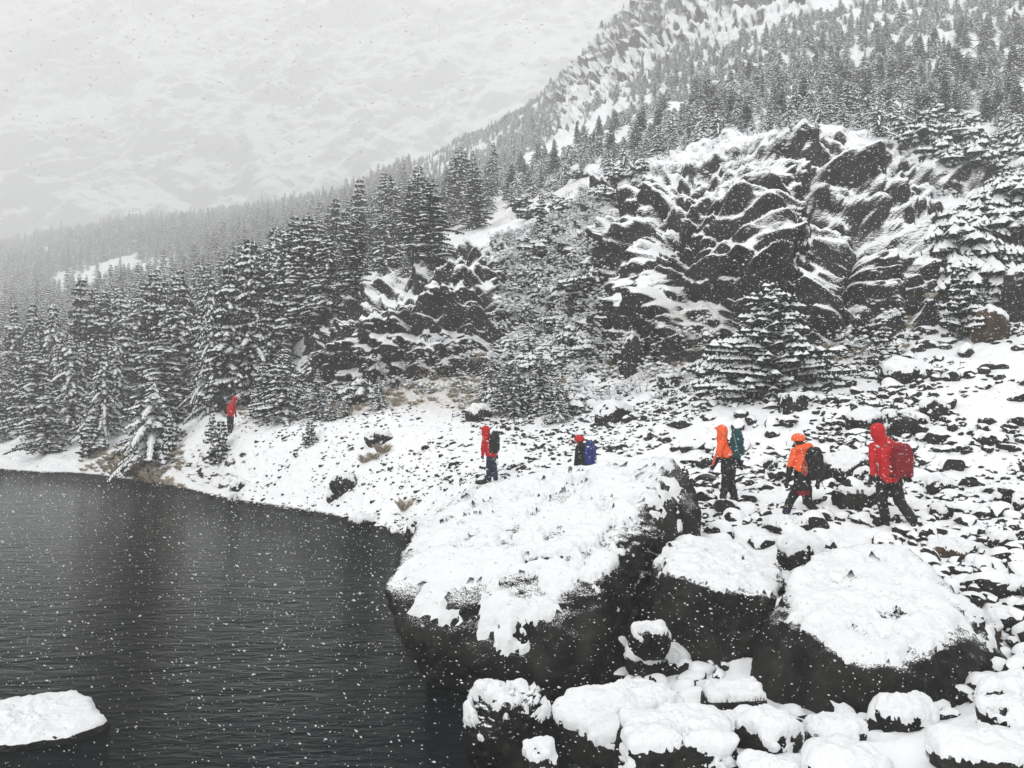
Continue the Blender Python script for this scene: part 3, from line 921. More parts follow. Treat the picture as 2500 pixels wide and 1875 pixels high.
def conifer(seed, H, Rb, droop=.35, tiers=None, snow=.8, fine=1.0, base=.05, bushy=0.0, lean=0.0, ragged=.25):
    r = random.Random(seed)
    nd, sn, tk = Tri(), Tri(), Tri()
    # trunk
    ns = 6
    lv = [(-.06 * H, Rb * .09 + .03), (0, Rb * .075 + .03), (H * .4, Rb * .05 + .015), (H * .8, .02 + Rb * .02), (H, .008)]
    for k, (z, rr) in enumerate(lv):
        tk.v.extend([(math.cos(2 * math.pi * i / ns) * rr + lean * z * .05, math.sin(2 * math.pi * i / ns) * rr, z) for i in range(ns)])
    for k in range(len(lv) - 1):
        for i in range(ns):
            a, b = k * ns + i, k * ns + (i + 1) % ns
            tk.f += [(a, b, b + ns), (a, b + ns, a + ns)]
    tiers = tiers or int(H / .27)
    ph1, ph2 = r.uniform(0, 6), r.uniform(0, 6)
    side = [r.uniform(.68, 1.25) for _ in range(8)]
    for t in range(tiers):
        f = t / tiers
        z = H * (base + (1 - base) * f) + r.uniform(-.12, .12)
        prof = (1 - f) ** (.85 - .35 * bushy) if f > .06 else .8 + f * 2
        L0 = Rb * prof * (1 + r.uniform(-ragged, ragged)) + .07
        nb = 3 if f > .9 else (5 if f > .55 else 6)
        a0 = r.uniform(0, 6.28)
        for b in range(nb):
            a = a0 + 2 * math.pi * b / nb + r.uniform(-.3, .3)
            L = L0 * r.uniform(.72, 1.12) * side[int(a / 6.2832 * 8) % 8] * (1 + .20 * math.sin(3 * a + z * 1.9 + ph1) + .18 * math.sin(2 * a - z * 3.1 + ph2))
            L = min(L, L0 * 1.35)
            zj = r.uniform(-.13, .13) * min(1, L)
            if r.random() < .12:
                L *= r.uniform(.35, .7)
            ca, sa = math.cos(a), math.sin(a)
            dr = droop * r.uniform(.6, 1.3)
            up = r.uniform(.05, .22)
            step = .17 / fine
            n = max(2, int(L / step))
            cx = lean * z * .05
            tuft = r.random() < snow + .05
            load = r.uniform(.45, 1.05) * snow
            for k in range(n):
                tt = (k + .7 + r.uniform(-.2, .2)) / n
                if tt < .12 and L > .8:
                    continue
                rad = L * tt
                zz = z + zj + up * rad - dr * L * tt * tt
                sl = up - 2 * dr * tt
                w = (.30 * (1 - tt) + .13) * min(1, L * 1.4) * r.uniform(.75, 1.25) * (1 + .4 * bushy)
                px, py = ca * rad + cx, sa * rad
                fx = .17 + .08 * r.random()
                # pair of side sprays pointing outward, hanging at the tips
                for sd in (-1, 1):
                    ox, oy = ca * fx - sa * w * sd, sa * fx + ca * w * sd
                    tipz = zz + sl * fx - w * r.uniform(.25, .6)
                    hang = r.uniform(.10, .24) / fine ** .5
                    nd.add([(px, py, zz), (px + ox, py + oy, tipz),
                            (px + ox * .45 + ca * .09, py + oy * .45 + sa * .09, zz + sl * .1 - .01),
                            (px + ox * .6, py + oy * .6, (zz + tipz) / 2 - hang)],
                           [(0, 1, 2), (0, 3, 1)])
                nd.add([(px, py, zz + .01), (px + ca * .2, py + sa * .2, zz + sl * .2 - .02), (px + ca * .05, py + sa * .05, zz - r.uniform(.13, .28) / fine ** .5)],
                       [(0, 1, 2)])
                if tuft and r.random() < load + .1:
                    hw = w * r.uniform(.7, 1.15)
                    hl = step * r.uniform(.6, 1.1)
                    th = r.uniform(.05, .13) * (1 + .8 * bushy)
                    m = 6
                    ring = []
                    for i in range(m):
                        q = 2 * math.pi * i / m
                        e1, e2 = math.cos(q) * hl * r.uniform(.8, 1.2), math.sin(q) * hw * r.uniform(.75, 1.2)
                        ring.append((px + ca * (e1 + .06) - sa * e2, py + sa * (e1 + .06) + ca * e2,
                                     zz + sl * (e1 + .06) - abs(e2) * .38 + .012))
                    top = (px + ca * .06, py + sa * .06, zz + sl * .06 + th + .012)
                    sn.add(ring + [top], [(i, (i + 1) % m, m) for i in range(m)])
    return tk.mesh('trunk', M['bark'], True), nd.mesh('crown', M['needles']), sn.mesh('snow_load', M['snow_flat'], True)

PENDING = []
MARKS = [(2165, 1150, 'nearest red-jacketed hiker'), (1960, 1150, 'helmeted hiker'), (1775, 1130, 'orange-hooded hiker'),
 (1195, 1110, 'red hiker on the bank'), (1430, 1105, 'half-hidden hiker'), (562, 1010, 'farthest red hiker'), (1320, 1300, 'largest boulder'),
 (1750, 1400, 'overhanging boulder'), (2120, 1480, 'flat-topped boulder'), (2325, 1345, 'long brown slab'), (1790, 1725, 'square-cut block'),
 (2460, 1430, 'pillow rock'), (2210, 910, 'upper scree block'), (1935, 990, 'tilted white block'), (925, 1070, 'lone dark rock'),
 (840, 1185, 'layered shore rock'), (1885, 830, 'wide spreading spruce'), (1545, 870, 'dark pinnacle'), (2480, 720, 'great leaning boulder'),
 (2410, 800, 'rusty brown rock'), (1495, 1010, 'snow-hooded gully rock'), (2203, 1040, 'craggy streaked rock'), (2280, 1005, 'dark uphill rock'),
 (1300, 960, 'lower fir clump'), (192, 800, 'tall dark spire tree'), (372, 1030, 'broad drooping shore tree'), (420, 780, 'tall conifer pair'),
 (610, 740, 'highest grove tree'), (735, 650, 'tall notched conifer'), (1050, 520, 'dark middle-slope clump'), (1322, 520, 'lone ridge conifer'),
 (1330, 280, 'tallest skyline conifer'), (2158, 830, 'round-tiered fir'), (980, 850, 'dark outcrop face'), (1700, 650, 'dark rock wall'),
 (2480, 30, 'upper right photo corner'), (1970, 160, 'bare ridge foot'), (2400, 330, 'right photo edge scrub'), (2090, 400, 'white shoulder'),
 (20, 860, 'left photo edge'), (1600, 380, 'top of the snow ramp'), (2200, 200, 'upper wood centre'), (1380, 700, 'steep brush gully')]
ORD = ['', 'second ', 'third ', 'fourth ', 'fifth ', 'sixth ', 'seventh ', 'eighth ', 'ninth ', 'tenth ', 'eleventh ', 'twelfth ', 'thirteenth ',
       'fourteenth ', 'fifteenth ', 'sixteenth ', 'seventeenth ', 'eighteenth ', 'nineteenth ', 'twentieth ']
def pend(o, phrase, u, v):
    PENDING.append((o, phrase, float(u), float(v)))
def name_pending():
    cells = {}
    for o, ph, u, v in PENDING:
        mu, mv, mn = min(MARKS, key=lambda m: (m[0] - u) ** 2 + (m[1] - v) ** 2)
        a = math.degrees(math.atan2(mv - v, u - mu)) % 360
        k = int((a + 22.5) // 45) % 8
        di = ['right of', 'above and right of', 'above', 'above and left of', 'left of', 'below and left of', 'below', 'below and right of'][k]
        cells.setdefault((ph, di, mn), []).append((math.hypot(mu - u, mv - v), o))
    for (ph, di, mn), lst in cells.items():
        lst.sort(key=lambda t: t[0])
        for i, (_, o) in enumerate(lst):
            mn2 = mn
            o['label'] = '%s%s %s the %s' % (('nearest ' if len(lst) > 1 else '') if i == 0 else (ORD[i] if i < 20 else 'twenty-%s ' % ['first', 'second', 'third', 'fourth', 'fifth', 'sixth', 'seventh', 'eighth', 'ninth'][min(i - 20, 8)]) + 'nearest ', ph, di, mn)

KINDS_T = [
    conifer(1, 9.0, 1.9, .30, snow=.86), conifer(2, 10.0, 1.7, .38, snow=.80), conifer(3, 8.0, 2.0, .45, snow=.95),
    conifer(4, 9.5, 1.45, .28, snow=.72), conifer(5, 8.5, 1.8, .42, snow=.88, ragged=.4), conifer(6, 9.0, 2.3, .5, snow=.95, ragged=.35),
]
KH = [9.0, 10.0, 8.0, 9.5, 8.5, 9.0]
SMALL_T = [conifer(11, 2.6, .75, .18, tiers=15, snow=.95, fine=1.2), conifer(12, 2.2, .62, .10, tiers=12, snow=.9, fine=1.2)]
SH = [2.6, 2.2]
BUSH_T = [conifer(21, 1.8, 1.5, .35, tiers=9, snow=.96, base=.1, bushy=1.0, ragged=.45), conifer(22, 1.4, 1.3, .30, tiers=8, snow=.97, base=.1, bushy=1.0, ragged=.5),
          conifer(23, 2.4, 1.7, .5, tiers=11, snow=.95, base=.08, bushy=.8, ragged=.4)]
BH = [1.8, 1.4, 2.4]
WIDE_T = conifer(31, 5.2, 2.5, .12, tiers=30, snow=.95, base=.03, bushy=.35, ragged=.3)
DROOP_T = conifer(32, 7.0, 2.9, .62, tiers=24, snow=1.0, base=.04, bushy=.5, ragged=.35)
SPARSE_T = conifer(33, 3.6, 1.0, .15, tiers=13, snow=1.0, base=.18, ragged=.5)

def place_tree(kind, loc, h, h0, label, group=None, name='conifer_tree', cat='tree', wide=1.0, sink=.15):
    k = h / h0
    root = bpy.data.objects.new(name, None)
    COL.objects.link(root)
    root.empty_display_size = .3
    root.location = (loc[0], loc[1], loc[2] - sink * k)
    root.rotation_euler = (0, 0, random.uniform(0, 6.28))
    root.scale = (k * wide, k * wide, k)
    root['label'] = label
    root['category'] = cat
    if group:
        root['group'] = group
    for me in kind:
        o = bpy.data.objects.new(me.name.split('.')[0], me)
        COL.objects.link(o)
        o.parent = root
        if me is kind[2]:
            o['kind'] = 'stuff'
    return root

TREE_N = [0]
def tree_px(u, vb, vt, label, kind=None, h0=None, width=None, d=None, **kw):
    """tree with its foot at photo pixel (u, vb) and its tip at row vt"""
    if d is None:
        h, _ = hit_px(u, vb)
        if h is None:
            return
        d, loc = h.y, h
    else:
        p = P(u, vb, d)
        loc = Vector((p.x, d, height(p.x, d)))
    top = z_of_v(vt, d)
    H = top - loc.z
    if kind is None:
        i = TREE_N[0] % 6
        kind, h0 = KINDS_T[i], KH[i]
        TREE_N[0] += 1
    wd = 1.0
    if width is not None:
        Rw = width / 2 / FPX * d
        xs = [abs(v.co.x) for v in kind[1].vertices]
        wd = min(1.6, max(.5, Rw / (np.percentile(xs, 99.5) * H / h0)))
    TREES_PX.append((u, vb, vt, d))
    TREE_XY.append((loc[0], loc[1], H))
    return place_tree(kind, loc, H, h0, label, wide=wd, **kw)
TREES_PX, TREE_XY = [], []

NAMED = [
 (30, 1000, 729, 'slim dark conifer, tallest at the left edge of the photo', None, 90),
 (76, 1030, 733, 'conifer second from the left edge, grey with snow', None, 110),
 (125, 1020, 727, 'narrow-tipped conifer between the left-edge trees and the tall dark spire', None, 100),
 (170, 1060, 812, 'conifer with heavy drooping white boughs, left part of the lakeside grove', 5, 190),
 (192, 1000, 668, 'tall dark spire tree rising highest in the left third of the grove', 3, 130),
 (226, 990, 692, 'conifer just right of the tall dark spire', None, 100),
 (252, 1000, 700, 'slender conifer standing two to the right of the dark spire', 3, 90),
 (290, 985, 690, 'conifer with a lone pointed top in the dip of the grove', None, 120),
 (304, 1010, 760, 'rounded snowy conifer below the dip of the grove', 2, 150),
 (366, 1000, 654, 'left one of the pair of tall conifers near the grove centre', 3, 130),
 (398, 1010, 668, 'conifer wedged between two tall ones at the grove centre', 0, 120),
 (435, 1010, 650, 'right one of the pair of tall conifers near the grove centre', 1, 160),
 (400, 1040, 790, 'mid-height conifer with close snowy tiers in front of the tall pair', 0, 170),
 (513, 1010, 662, 'conifer in shade left of the highest foreground tree', None, 140),
 (556, 1000, 610, 'conifer beside the highest tree of the lakeside grove', None, 150),
 (610, 985, 566, 'highest broad tree of the lakeside grove with sagging white boughs', 4, 210),
 (660, 970, 620, 'dark conifer right behind the highest lakeside tree', None, 150),
 (716, 852, 520, 'tall conifer with two-tiered snowy crown right of the grove', 1, 190),
 (750, 818, 512, 'tall dark conifer with a notched top above the outcrop', 0, 170),
 (800, 772, 556, 'loose-branched conifer above the left end of the outcrop', 4, 150),
 (372, 1118, 925, 'broad low tree with thick drooping snow boughs at the shore', 'droop', 215),
 (112, 1108, 925, 'snowy pyramid tree close to the shore at the left', 0, 150),
 (223, 1108, 1012, 'small round-topped snowy tree on the shore', 'small', 90),
 (414, 1120, 1006, 'little slim fir in front of the broad drooping tree', 'small', 55),
 (486, 1012, 842, 'conifer left behind the far red-jacketed hiker', None, 110),
 (528, 1005, 842, 'dark conifer directly behind the far red-jacketed hiker', 3, 110),
 (596, 982, 890, 'small snowy conifer to the right of the far hiker', 2, 80),
 (690, 1030, 842, 'dense snowy conifer at the left foot of the outcrop', 2, 130),
 (517, 1090, 1006, 'thin young fir left of the far red-jacketed hiker', 'sparse', 50),
 (540, 1120, 1018, 'young fir with flat snowy tiers below the far hiker', 'small', 66),
 (640, 1020, 880, 'snowy fir between the far hiker and the outcrop', 0, 110),
 (777, 1025, 898, 'fir in front of the dark outcrop wall, left one of two', 0, 95),
 (925, 1000, 915, 'fir in front of the dark outcrop wall, right one of two', 2, 95),
 (756, 1086, 1020, 'tiny dark fir alone on the white bank', 'small', 48),
 (802, 1028, 978, 'tiny snowy fir at the foot of the outcrop', 'small', 40),
 (840, 1020, 972, 'pale small fir at the foot of the outcrop', 'small', 45),
 (1226, 1010, 888, 'snowy fir left in the clump below the gully', 0, 110),
 (1258, 1020, 870, 'taller fir in the clump below the gully', 1, 110),
 (1318, 1010, 850, 'tallest fir of the clump below the gully', 1, 120),
 (1362, 1030, 915, 'bushy fir at the right end of the clump below the gully', 2, 120),
 (1195, 975, 870, 'small fir against the right end of the outcrop', 2, 90),
 (1885, 968, 682, 'wide spreading spruce before the rock wall, snow on every tier', 'wide', 300),
 (1820, 950, 770, 'smaller spruce leaning into the left side of the wide spreading spruce', 2, 170),
 (2158, 885, 772, 'small round-tiered fir against the rock wall, right part of the photo', 'small', 95),
 (2345, 830, 640, 'open snowy tree with bare stem showing, upper right below the ledges', 'sparse', 150),
 (2400, 790, 700, 'dense snowy bush tree left of the great leaning boulder', 2, 130),
 (1322, 560, 466, 'lone small conifer on the white ridge line', 'sparse', 50),
 (1250, 490, 395, 'small conifer beside the white gully high on the slope', None, 60),
 (1232, 300, 278, 'pointed conifer on the skyline notch', None, 30),
 (1316, 310, 240, 'tallest conifer breaking the skyline left of the rocky ridge', None, 45),
 (1340, 300, 252, 'conifer on the skyline right beside the tallest one', None, 40),
 (1237, 330, 276, 'conifer standing alone on the skyline', None, 35),
 (1050, 640, 425, 'tall dark conifer of the middle slope', 0, 140),
 (1010, 650, 430, 'left tall conifer of the dark middle-slope clump', 3, 120),
 (1160, 560, 400, 'conifer at the right end of the middle-slope clump', 0, 100),
 (1185, 530, 430, 'dark conifer leaning over the white gully', 5, 90),
 (940, 668, 500, 'snowy conifer above the outcrop with hooked top', 4, 120),
 (990, 680, 615, 'white bell-shaped small tree on top of the outcrop', 5, 90),
 (870, 712, 520, 'slim dark conifer above the outcrop left shoulder', 3, 100),
]
LOOK = {'droop': (DROOP_T, 7.0), 'wide': (WIDE_T, 5.2), 'sparse': (SPARSE_T, 3.6), 'small': (SMALL_T[0], 2.6)}
for u, vb, vt, label, k, w in NAMED:
    kind, h0 = (None, None) if k is None else (LOOK[k] if isinstance(k, str) else (KINDS_T[k], KH[k]))
    dd = None
    if u in (1232, 1316, 1340, 1237):
        dd = 250
    tree_px(u, vb, vt, label, kind, h0, w, d=dd)

def in_poly(u, v, poly):
    c = False
    n = len(poly)
    for i in range(n):
        (x1, y1), (x2, y2) = poly[i], poly[(i + 1) % n]
        if (y1 > v) != (y2 > v) and u < (x2 - x1) * (v - y1) / (y2 - y1) + x1:
            c = not c
    return c

def fill(poly, n, hmin, hmax, gap, rs, bush=False):
    """feet for trees inside a photo polygon, kept apart on the ground"""
    r = random.Random(rs)
    us, vs = [p[0] for p in poly], [p[1] for p in poly]
    out, tries = [], 0
    while len(out) < n and tries < n * 14:
        tries += 1
        u, v = r.uniform(min(us), max(us)), r.uniform(min(vs), max(vs))
        if not in_poly(u, v, poly):
            continue
        h, nn = hit_px(u, v)
        if h is None or h.z < .3:
            continue
        if any((h.x - x) ** 2 + (h.y - y) ** 2 < gap * gap for x, y, _ in TREE_XY[-900:]):
            continue
        H = r.uniform(hmin, hmax)
        TREE_XY.append((h.x, h.y, H))
        out.append((u, h.copy(), H, r.randrange(100)))
    return out

ZPH = ['snowy grove conifer', 'back-row grove conifer', 'grey-green slope conifer', 'snow-laden wood conifer', 'low snowy ridge bush', 'low snow-covered gully bush',
       'snow-buried scrub bush', 'snow-plastered bushy tree', 'snow-heavy bush', 'low evergreen bush', 'small snowy bush']
ZONES = [
 # polygon, count, heights, spacing, label, group, bush?
 (((-60, 1085), (60, 1100), (300, 1080), (470, 1020), (700, 975), (640, 900), (300, 950), (-60, 1000)), 24, 5.5, 8.5, 1.7,
  'snowy conifer inside the dense grove beside the lake', 'conifers inside the lakeside grove', 0),
 (((-300, 1010), (300, 950), (640, 890), (740, 880), (640, 760), (300, 830), (-300, 950)), 50, 6.5, 9.5, 2.2,
  'snow-dusted conifer at the back of the lakeside grove', 'conifers at the back of the grove', 0),
 (((640, 850), (730, 815), (840, 720), (950, 650), (1080, 590), (1170, 530), (1225, 470), (1150, 470), (900, 580), (640, 720)), 56, 5, 8.5, 2.3,
  'grey-green conifer on the slope above the outcrop', 'conifers on the slope above the outcrop', 0),
 (((1210, 470), (1500, 400), (1700, 330), (1950, 300), (2500, 300), (2500, 60), (2000, 110), (1700, 260), (1450, 330), (1230, 400)), 108, 1.9, 3.8, 1.55,
  'snow-laden conifer in the thick wood on the upper right slope', 'conifers of the upper right wood', 0),
 (((1290, 560), (1500, 480), (1600, 400), (1400, 430), (1260, 500)), 14, .6, 1.2, 1.2,
  'low snowy bush on the open ridge above the gully', 'bushes on the ridge', 1),
 (((1280, 930), (1450, 860), (1480, 640), (1340, 560), (1230, 640), (1210, 760), (1240, 880)), 30, .6, 1.2, 1.0,
  'low snow-covered bush in the steep brush gully', 'bushes of the gully', 1),
 (((2150, 300), (2560, 290), (2560, 500), (2380, 440), (2250, 370)), 30, .8, 1.7, 1.2,
  'snow-buried scrub tree on the shoulder above the rock wall', 'scrub trees above the wall', 1),
 (((2350, 560), (2560, 420), (2560, 640), (2380, 780), (2300, 700)), 12, 1.2, 2.4, 1.2,
  'snow-plastered bushy tree at the right edge above the leaning boulder', 'bushy trees at the right edge', 1),
 (((1180, 950), (1420, 1000), (1400, 1040), (1200, 1010)), 9, .8, 1.5, .8,
  'low snow-heavy bush at the foot of the fir clump', 'bushes at the fir clump', 1),
 (((1700, 940), (1990, 960), (2010, 930), (1760, 880)), 7, .8, 1.6, .9,
  'low evergreen bush spreading round the foot of the wide spruce', 'bushes round the wide spruce', 1),
 (((640, 1000), (900, 990), (880, 960), (660, 975)), 8, .6, 1.4, .8,
  'small snowy bush along the foot of the outcrop', 'bushes below the outcrop', 1),
]
for zi, (poly, n, h0_, h1_, gap, lab, grp, bush) in enumerate(ZONES):
    for u, loc, H, k in fill(poly, n, h0_, h1_, gap, 100 + zi):
        if bush:
            i = k % 3
            o = place_tree(BUSH_T[i], loc, H, BH[i], lab, grp, name='snowy_bush', cat='bush', wide=random.uniform(.9, 1.3))
        else:
            i = k % 6
            o = place_tree(KINDS_T[i], loc, H, KH[i], lab, grp, wide=random.uniform(.85, 1.2) * (1.35 if zi == 3 else 1))
        uu_, vv_ = to_px(np.array([[loc.x, loc.y, loc.z + H * .5]]))
        pend(o, ZPH[zi], uu_[0], vv_[0])

# the woods farther up and down the valley, far too many to count
def far_woods():
    def joined(parts):
        V, Fq, mi, mats = [], [], [], []
        k = 0
        for q, me in enumerate(parts):
            a = np.empty(len(me.vertices) * 3)
            me.vertices.foreach_get('co', a)
            f = np.empty(len(me.polygons) * 3, np.int32)
            me.polygons.foreach_get('vertices', f)
            V.append(a.reshape(-1, 3)); Fq.append(f.reshape(-1, 3) + k); mi += [q] * len(me.polygons)
            mats.append(me.materials[0])
            k += len(me.vertices)
        return mesh_np('far_conifer', np.concatenate(V), np.concatenate(Fq), mats, False, matidx=mi)
    far = [joined(conifer(60 + i, 9.0, w, dr, tiers=20, snow=s_, fine=.5)) for i, (w, dr, s_) in
           enumerate([(1.6, .3, .7), (1.9, .4, .85), (1.4, .3, .6), (2.1, .45, .9)])]
    far += [joined(conifer(70 + i, 7.0, w, .5, tiers=17, snow=1.0, fine=.5, bushy=.6, ragged=.5)) for i, w in enumerate((2.4, 2.9, 2.1, 3.2))]
    def dens(u, s):
        wood = sstep(9.2, 9.6, s) * (1 - sstep(12.2, 12.4, s)) * (1 + 1.5 * sstep(1000, 1200, u)) * (1 - .985 * sstep(1320, 1400, u) * sstep(10.35, 10.7, s - .4 * sstep(1800, 2200, u)))
        left = sstep(8.0, 8.6, s) * (1 - sstep(700, 900, u))
        right = 2.2 * sstep(8.8, 9.3, s) * sstep(1400, 1600, u)
        return np.maximum.reduce([wood, left, right])
    n = 26000
    pts, u, s = sample_sheet(n, dens)
    clear = fbm(pts * np.array([.022, .022, .022]), 3, 77)
    snowpatch = ((u > 120) & (u < 420) & (s > 9.9) & (s < 10.35)) | ((u > 330) & (u < 560) & (s > 11.75) & (s < 12.0)) | \
                ((u > 1000) & (u < 1260) & (s > 9.45) & (s < 9.95))
    keep = (clear > np.where(u > 1250, -.12, -.38)) & (~snowpatch | (rng.random(n) < .06))
    pts, s, u = pts[keep], s[keep], u[keep]
    n = len(pts)
    h = rng.uniform(.4, .85, n) * np.where(rng.random(n) < .10, 1.35, 1) * np.where((u > 1000) & (s > 8.3), .45, 1)
    rot = np.stack([np.zeros(n), np.zeros(n), rng.random(n) * 6.28], -1)
    scl = h[:, None] * np.stack([rng.uniform(.8, 1.15, n)] * 2 + [np.ones(n)], -1)
    pts[:, 2] -= .2
    scatter('distant_forest', 'hazy snow-dusted conifer forest covering the far slopes', pts, rot, scl, far, rng.integers(0, 4, n) + 4 * ((u > 1150) & (rng.random(n) < .85)))
far_woods()

# fine brush poking through the snow of the gully and slopes
def brush():
    meshes = []
    for sd in range(4):
        r = random.Random(sd + 300)
        t = Tri()
        for k in range(11):
            a, rr = r.uniform(0, 6.28), r.uniform(.0, .25)
            x, y = math.cos(a) * rr, math.sin(a) * rr
            h, l = r.uniform(.15, .42), r.uniform(.05, .25)
            dx, dy = math.cos(a) * l, math.sin(a) * l
            w = .012
            t.add([(x - w, y, 0), (x + w, y, 0), (x + dx, y + dy, h)], [(0, 1, 2)])
            t.add([(x, y - w, 0), (x, y + w, 0), (x + dx, y + dy, h)], [(0, 1, 2)])
        br = t.mesh('brush_stems', M['bark'])
        t2 = Tri()
        for k in range(9):
            a, rr = r.uniform(0, 6.28), r.uniform(.05, .32)
            x, y, z = math.cos(a) * rr, math.sin(a) * rr, r.uniform(.1, .4)
            q = r.uniform(.11, .19)
            q *= .55
            t2.add([(x + math.cos(b) * q * r.uniform(.8, 1.2), y + math.sin(b) * q * r.uniform(.8, 1.2), z) for b in (0, 1.26, 2.5, 3.77, 5.0)] + [(x, y, z + q * .75), (x, y, z - q * .5)],
                   [(i, (i + 1) % 5, 5) for i in range(5)] + [((i + 1) % 5, i, 6) for i in range(5)])
        V = np.concatenate([np.array(t.v), np.array(t2.v)])
        Fa = np.concatenate([np.array(t.f), np.array(t2.f) + len(t.v)])
        meshes.append(mesh_np('brush', V, Fa, [M['needles'], M['snow_flat']], False, matidx=[0] * len(t.f) + [1] * len(t2.f)))
    def dens(u, s):
        gully = sstep(1180, 1260, u) * (1 - sstep(1440, 1520, u)) * sstep(6.0, 6.3, s) * (1 - sstep(8.3, 8.8, s))
        top = .07 * sstep(1300, 1500, u) * sstep(8.2, 8.6, s) * (1 - sstep(9.2, 9.7, s))
        foot = .35 * sstep(560, 760, u) * (1 - sstep(2100, 2300, u)) * sstep(5.4, 5.9, s) * (1 - sstep(6.2, 6.5, s))
        rk_ = .0 * sstep(760, 820, u) * (1 - sstep(2200, 2300, u)) * sstep(6.4, 6.8, s) * (1 - sstep(8.2, 8.4, s))
        return gully + top + foot + rk_
    n = 1700
    pts, u, s = sample_sheet(n, dens)
    sc = rng.uniform(.6, 1.7, n)
    rot = np.stack([rng.normal(0, .15, n), rng.normal(0, .15, n), rng.random(n) * 6.28], -1)
    scatter('brush', 'snowy twigs and low heather covering the gully', pts, rot, np.stack([sc * 1.1, sc * 1.1, sc * .75], -1), meshes, rng.integers(0, 4, n))
brush()

# dry grass
M['grass'] = simple_mat('dry_grass', (0.60, 0.52, 0.40), 0.9, 0.25, 6)
def tuft(seed, n=90, h=.45, spread=.16):
    r = random.Random(seed)
    t = Tri()
    for k in range(n):
        a, rr = r.uniform(0, 6.28), r.uniform(0, spread)
        x, y = math.cos(a) * rr, math.sin(a) * rr
        b = a + r.uniform(-.6, .6)
        hh, l = h * r.uniform(.5, 1.1), r.uniform(.05, .7) * h
        dx, dy = math.cos(b), math.sin(b)
        w = .006
        m = (x + dx * l * .45, y + dy * l * .45, hh * .7)
        t.add([(x - dy * w, y + dx * w, -.05), (x + dy * w, y - dx * w, -.05), m, (x + dx * l, y + dy * l, hh)], [(0, 1, 2), (2, 1, 3), (0, 2, 3)])
    return t.mesh('grass_tuft', M['grass'])
TF = [tuft(1), tuft(2, 70, .38), tuft(3, 110, .5, .22)]
TUFTS = [(990, 1245, .9, 'pale dry grass tuft near the water beside the largest boulder'),
         (912, 1120, .75, 'dry grass tuft on the snowy bank above the layered rock'),
         (892, 1128, .65, 'thin dry grass tuft left of the one above the layered rock'),
         (345, 1168, 2.0, 'largest straw-coloured grass clump on the far shore'),
         (372, 1175, 1.7, 'straw-coloured grass clump right of the largest one on the shore'),
         (318, 1160, 1.6, 'straw-coloured grass clump left of the largest one on the shore'),
         (400, 1188, 1.3, 'low tan grass clump farthest right in the shore row'),
         (285, 1150, 1.3, 'low tan grass clump farthest left in the shore row'),
         (935, 1105, .8, 'faint dry grass under the lone dark rock'),
         (1505, 900, 1.2, 'dry shrub of grass stems below the pinnacle')]
for i, (u, v, sc, lab) in enumerate(TUFTS):
    h, _ = hit_px(u, v)
    if h is None:
        continue
    o = link('grass_tuft', TF[i % 3], loc=h, label=lab, category='grass tuft', group='dry grass tufts')
    o.scale = (sc * 1.3, sc * 1.3, sc)
    o.rotation_euler = (0, 0, i * 1.3)

def grass_fringe():
    def dens(u, s):
        a = .35 * sstep(180, 260, u) * (1 - sstep(380, 480, u)) * sstep(4.02, 4.1, s) * (1 - sstep(4.9, 5.3, s))
        b = .20 * sstep(500, 700, u) * (1 - sstep(1300, 1400, u)) * sstep(5.3, 5.6, s) * (1 - sstep(6.0, 6.2, s))
        c = .12 * sstep(1600, 1700, u) * (1 - sstep(2250, 2400, u)) * sstep(5.6, 5.8, s) * (1 - sstep(6.1, 6.3, s))
        return a + b + c
    n = 520
    pts, u, s = sample_sheet(n, dens)
    sc = rng.uniform(.3, .7, n)
    rot = np.stack([np.zeros(n), np.zeros(n), rng.random(n) * 6.28], -1)
    scatter('dry_grass', 'thin dry grass showing through the snow', pts, rot, np.stack([sc * 1.3, sc * 1.3, sc * .8], -1), TF, rng.integers(0, 3, n))
grass_fringe()

# ------------------------------------------------------------------ people
def capsule(p0, r0, p1, r1, flat=1.0, flat_axis=None):
    """tapered capsule as one closed mesh; flat squeezes it along flat_axis"""
    p0, p1 = np.array(p0, float), np.array(p1, float)
    ax = p1 - p0
    L = np.linalg.norm(ax)
    if L < 1e-5:
        ax, L = np.array([0, 0, 1.0]), 1e-5
    w = ax / L
    h = np.array([1.0, 0, 0]) if abs(w[0]) < .9 else np.array([0, 1.0, 0])
    a = np.cross(w, h); a /= np.linalg.norm(a)
    b = np.cross(w, a)
    rings, seg = [], 14
    for k in range(6):
        q = -math.pi / 2 + (math.pi / 2) * k / 5
        rings.append((p0 + w * math.sin(q) * r0, math.cos(q) * r0))
    for k in range(6):
        q = (math.pi / 2) * k / 5
        rings.append((p1 + w * math.sin(q) * r1, math.cos(q) * r1))
    V, F = [], []
    for c, rr in rings:
        rr = max(rr, 1e-4)
        for i in range(seg):
            t = 2 * math.pi * i / seg
            V.append(c + (a * math.cos(t) + b * math.sin(t)) * rr)
    V = np.array(V)
    if flat_axis is not None:
        fa = np.array(flat_axis, float); fa /= np.linalg.norm(fa)
        mid = (p0 + p1) / 2
        V = V - np.outer((V - mid) @ fa, fa) * (1 - flat)
    for k in range(len(rings) - 1):
        for i in range(seg):
            j = (i + 1) % seg
            F.append((k * seg + i, k * seg + j, (k + 1) * seg + j, (k + 1) * seg + i))
    return V, F, [tuple(range(seg))[::-1], tuple(range((len(rings) - 1) * seg, len(rings) * seg))]

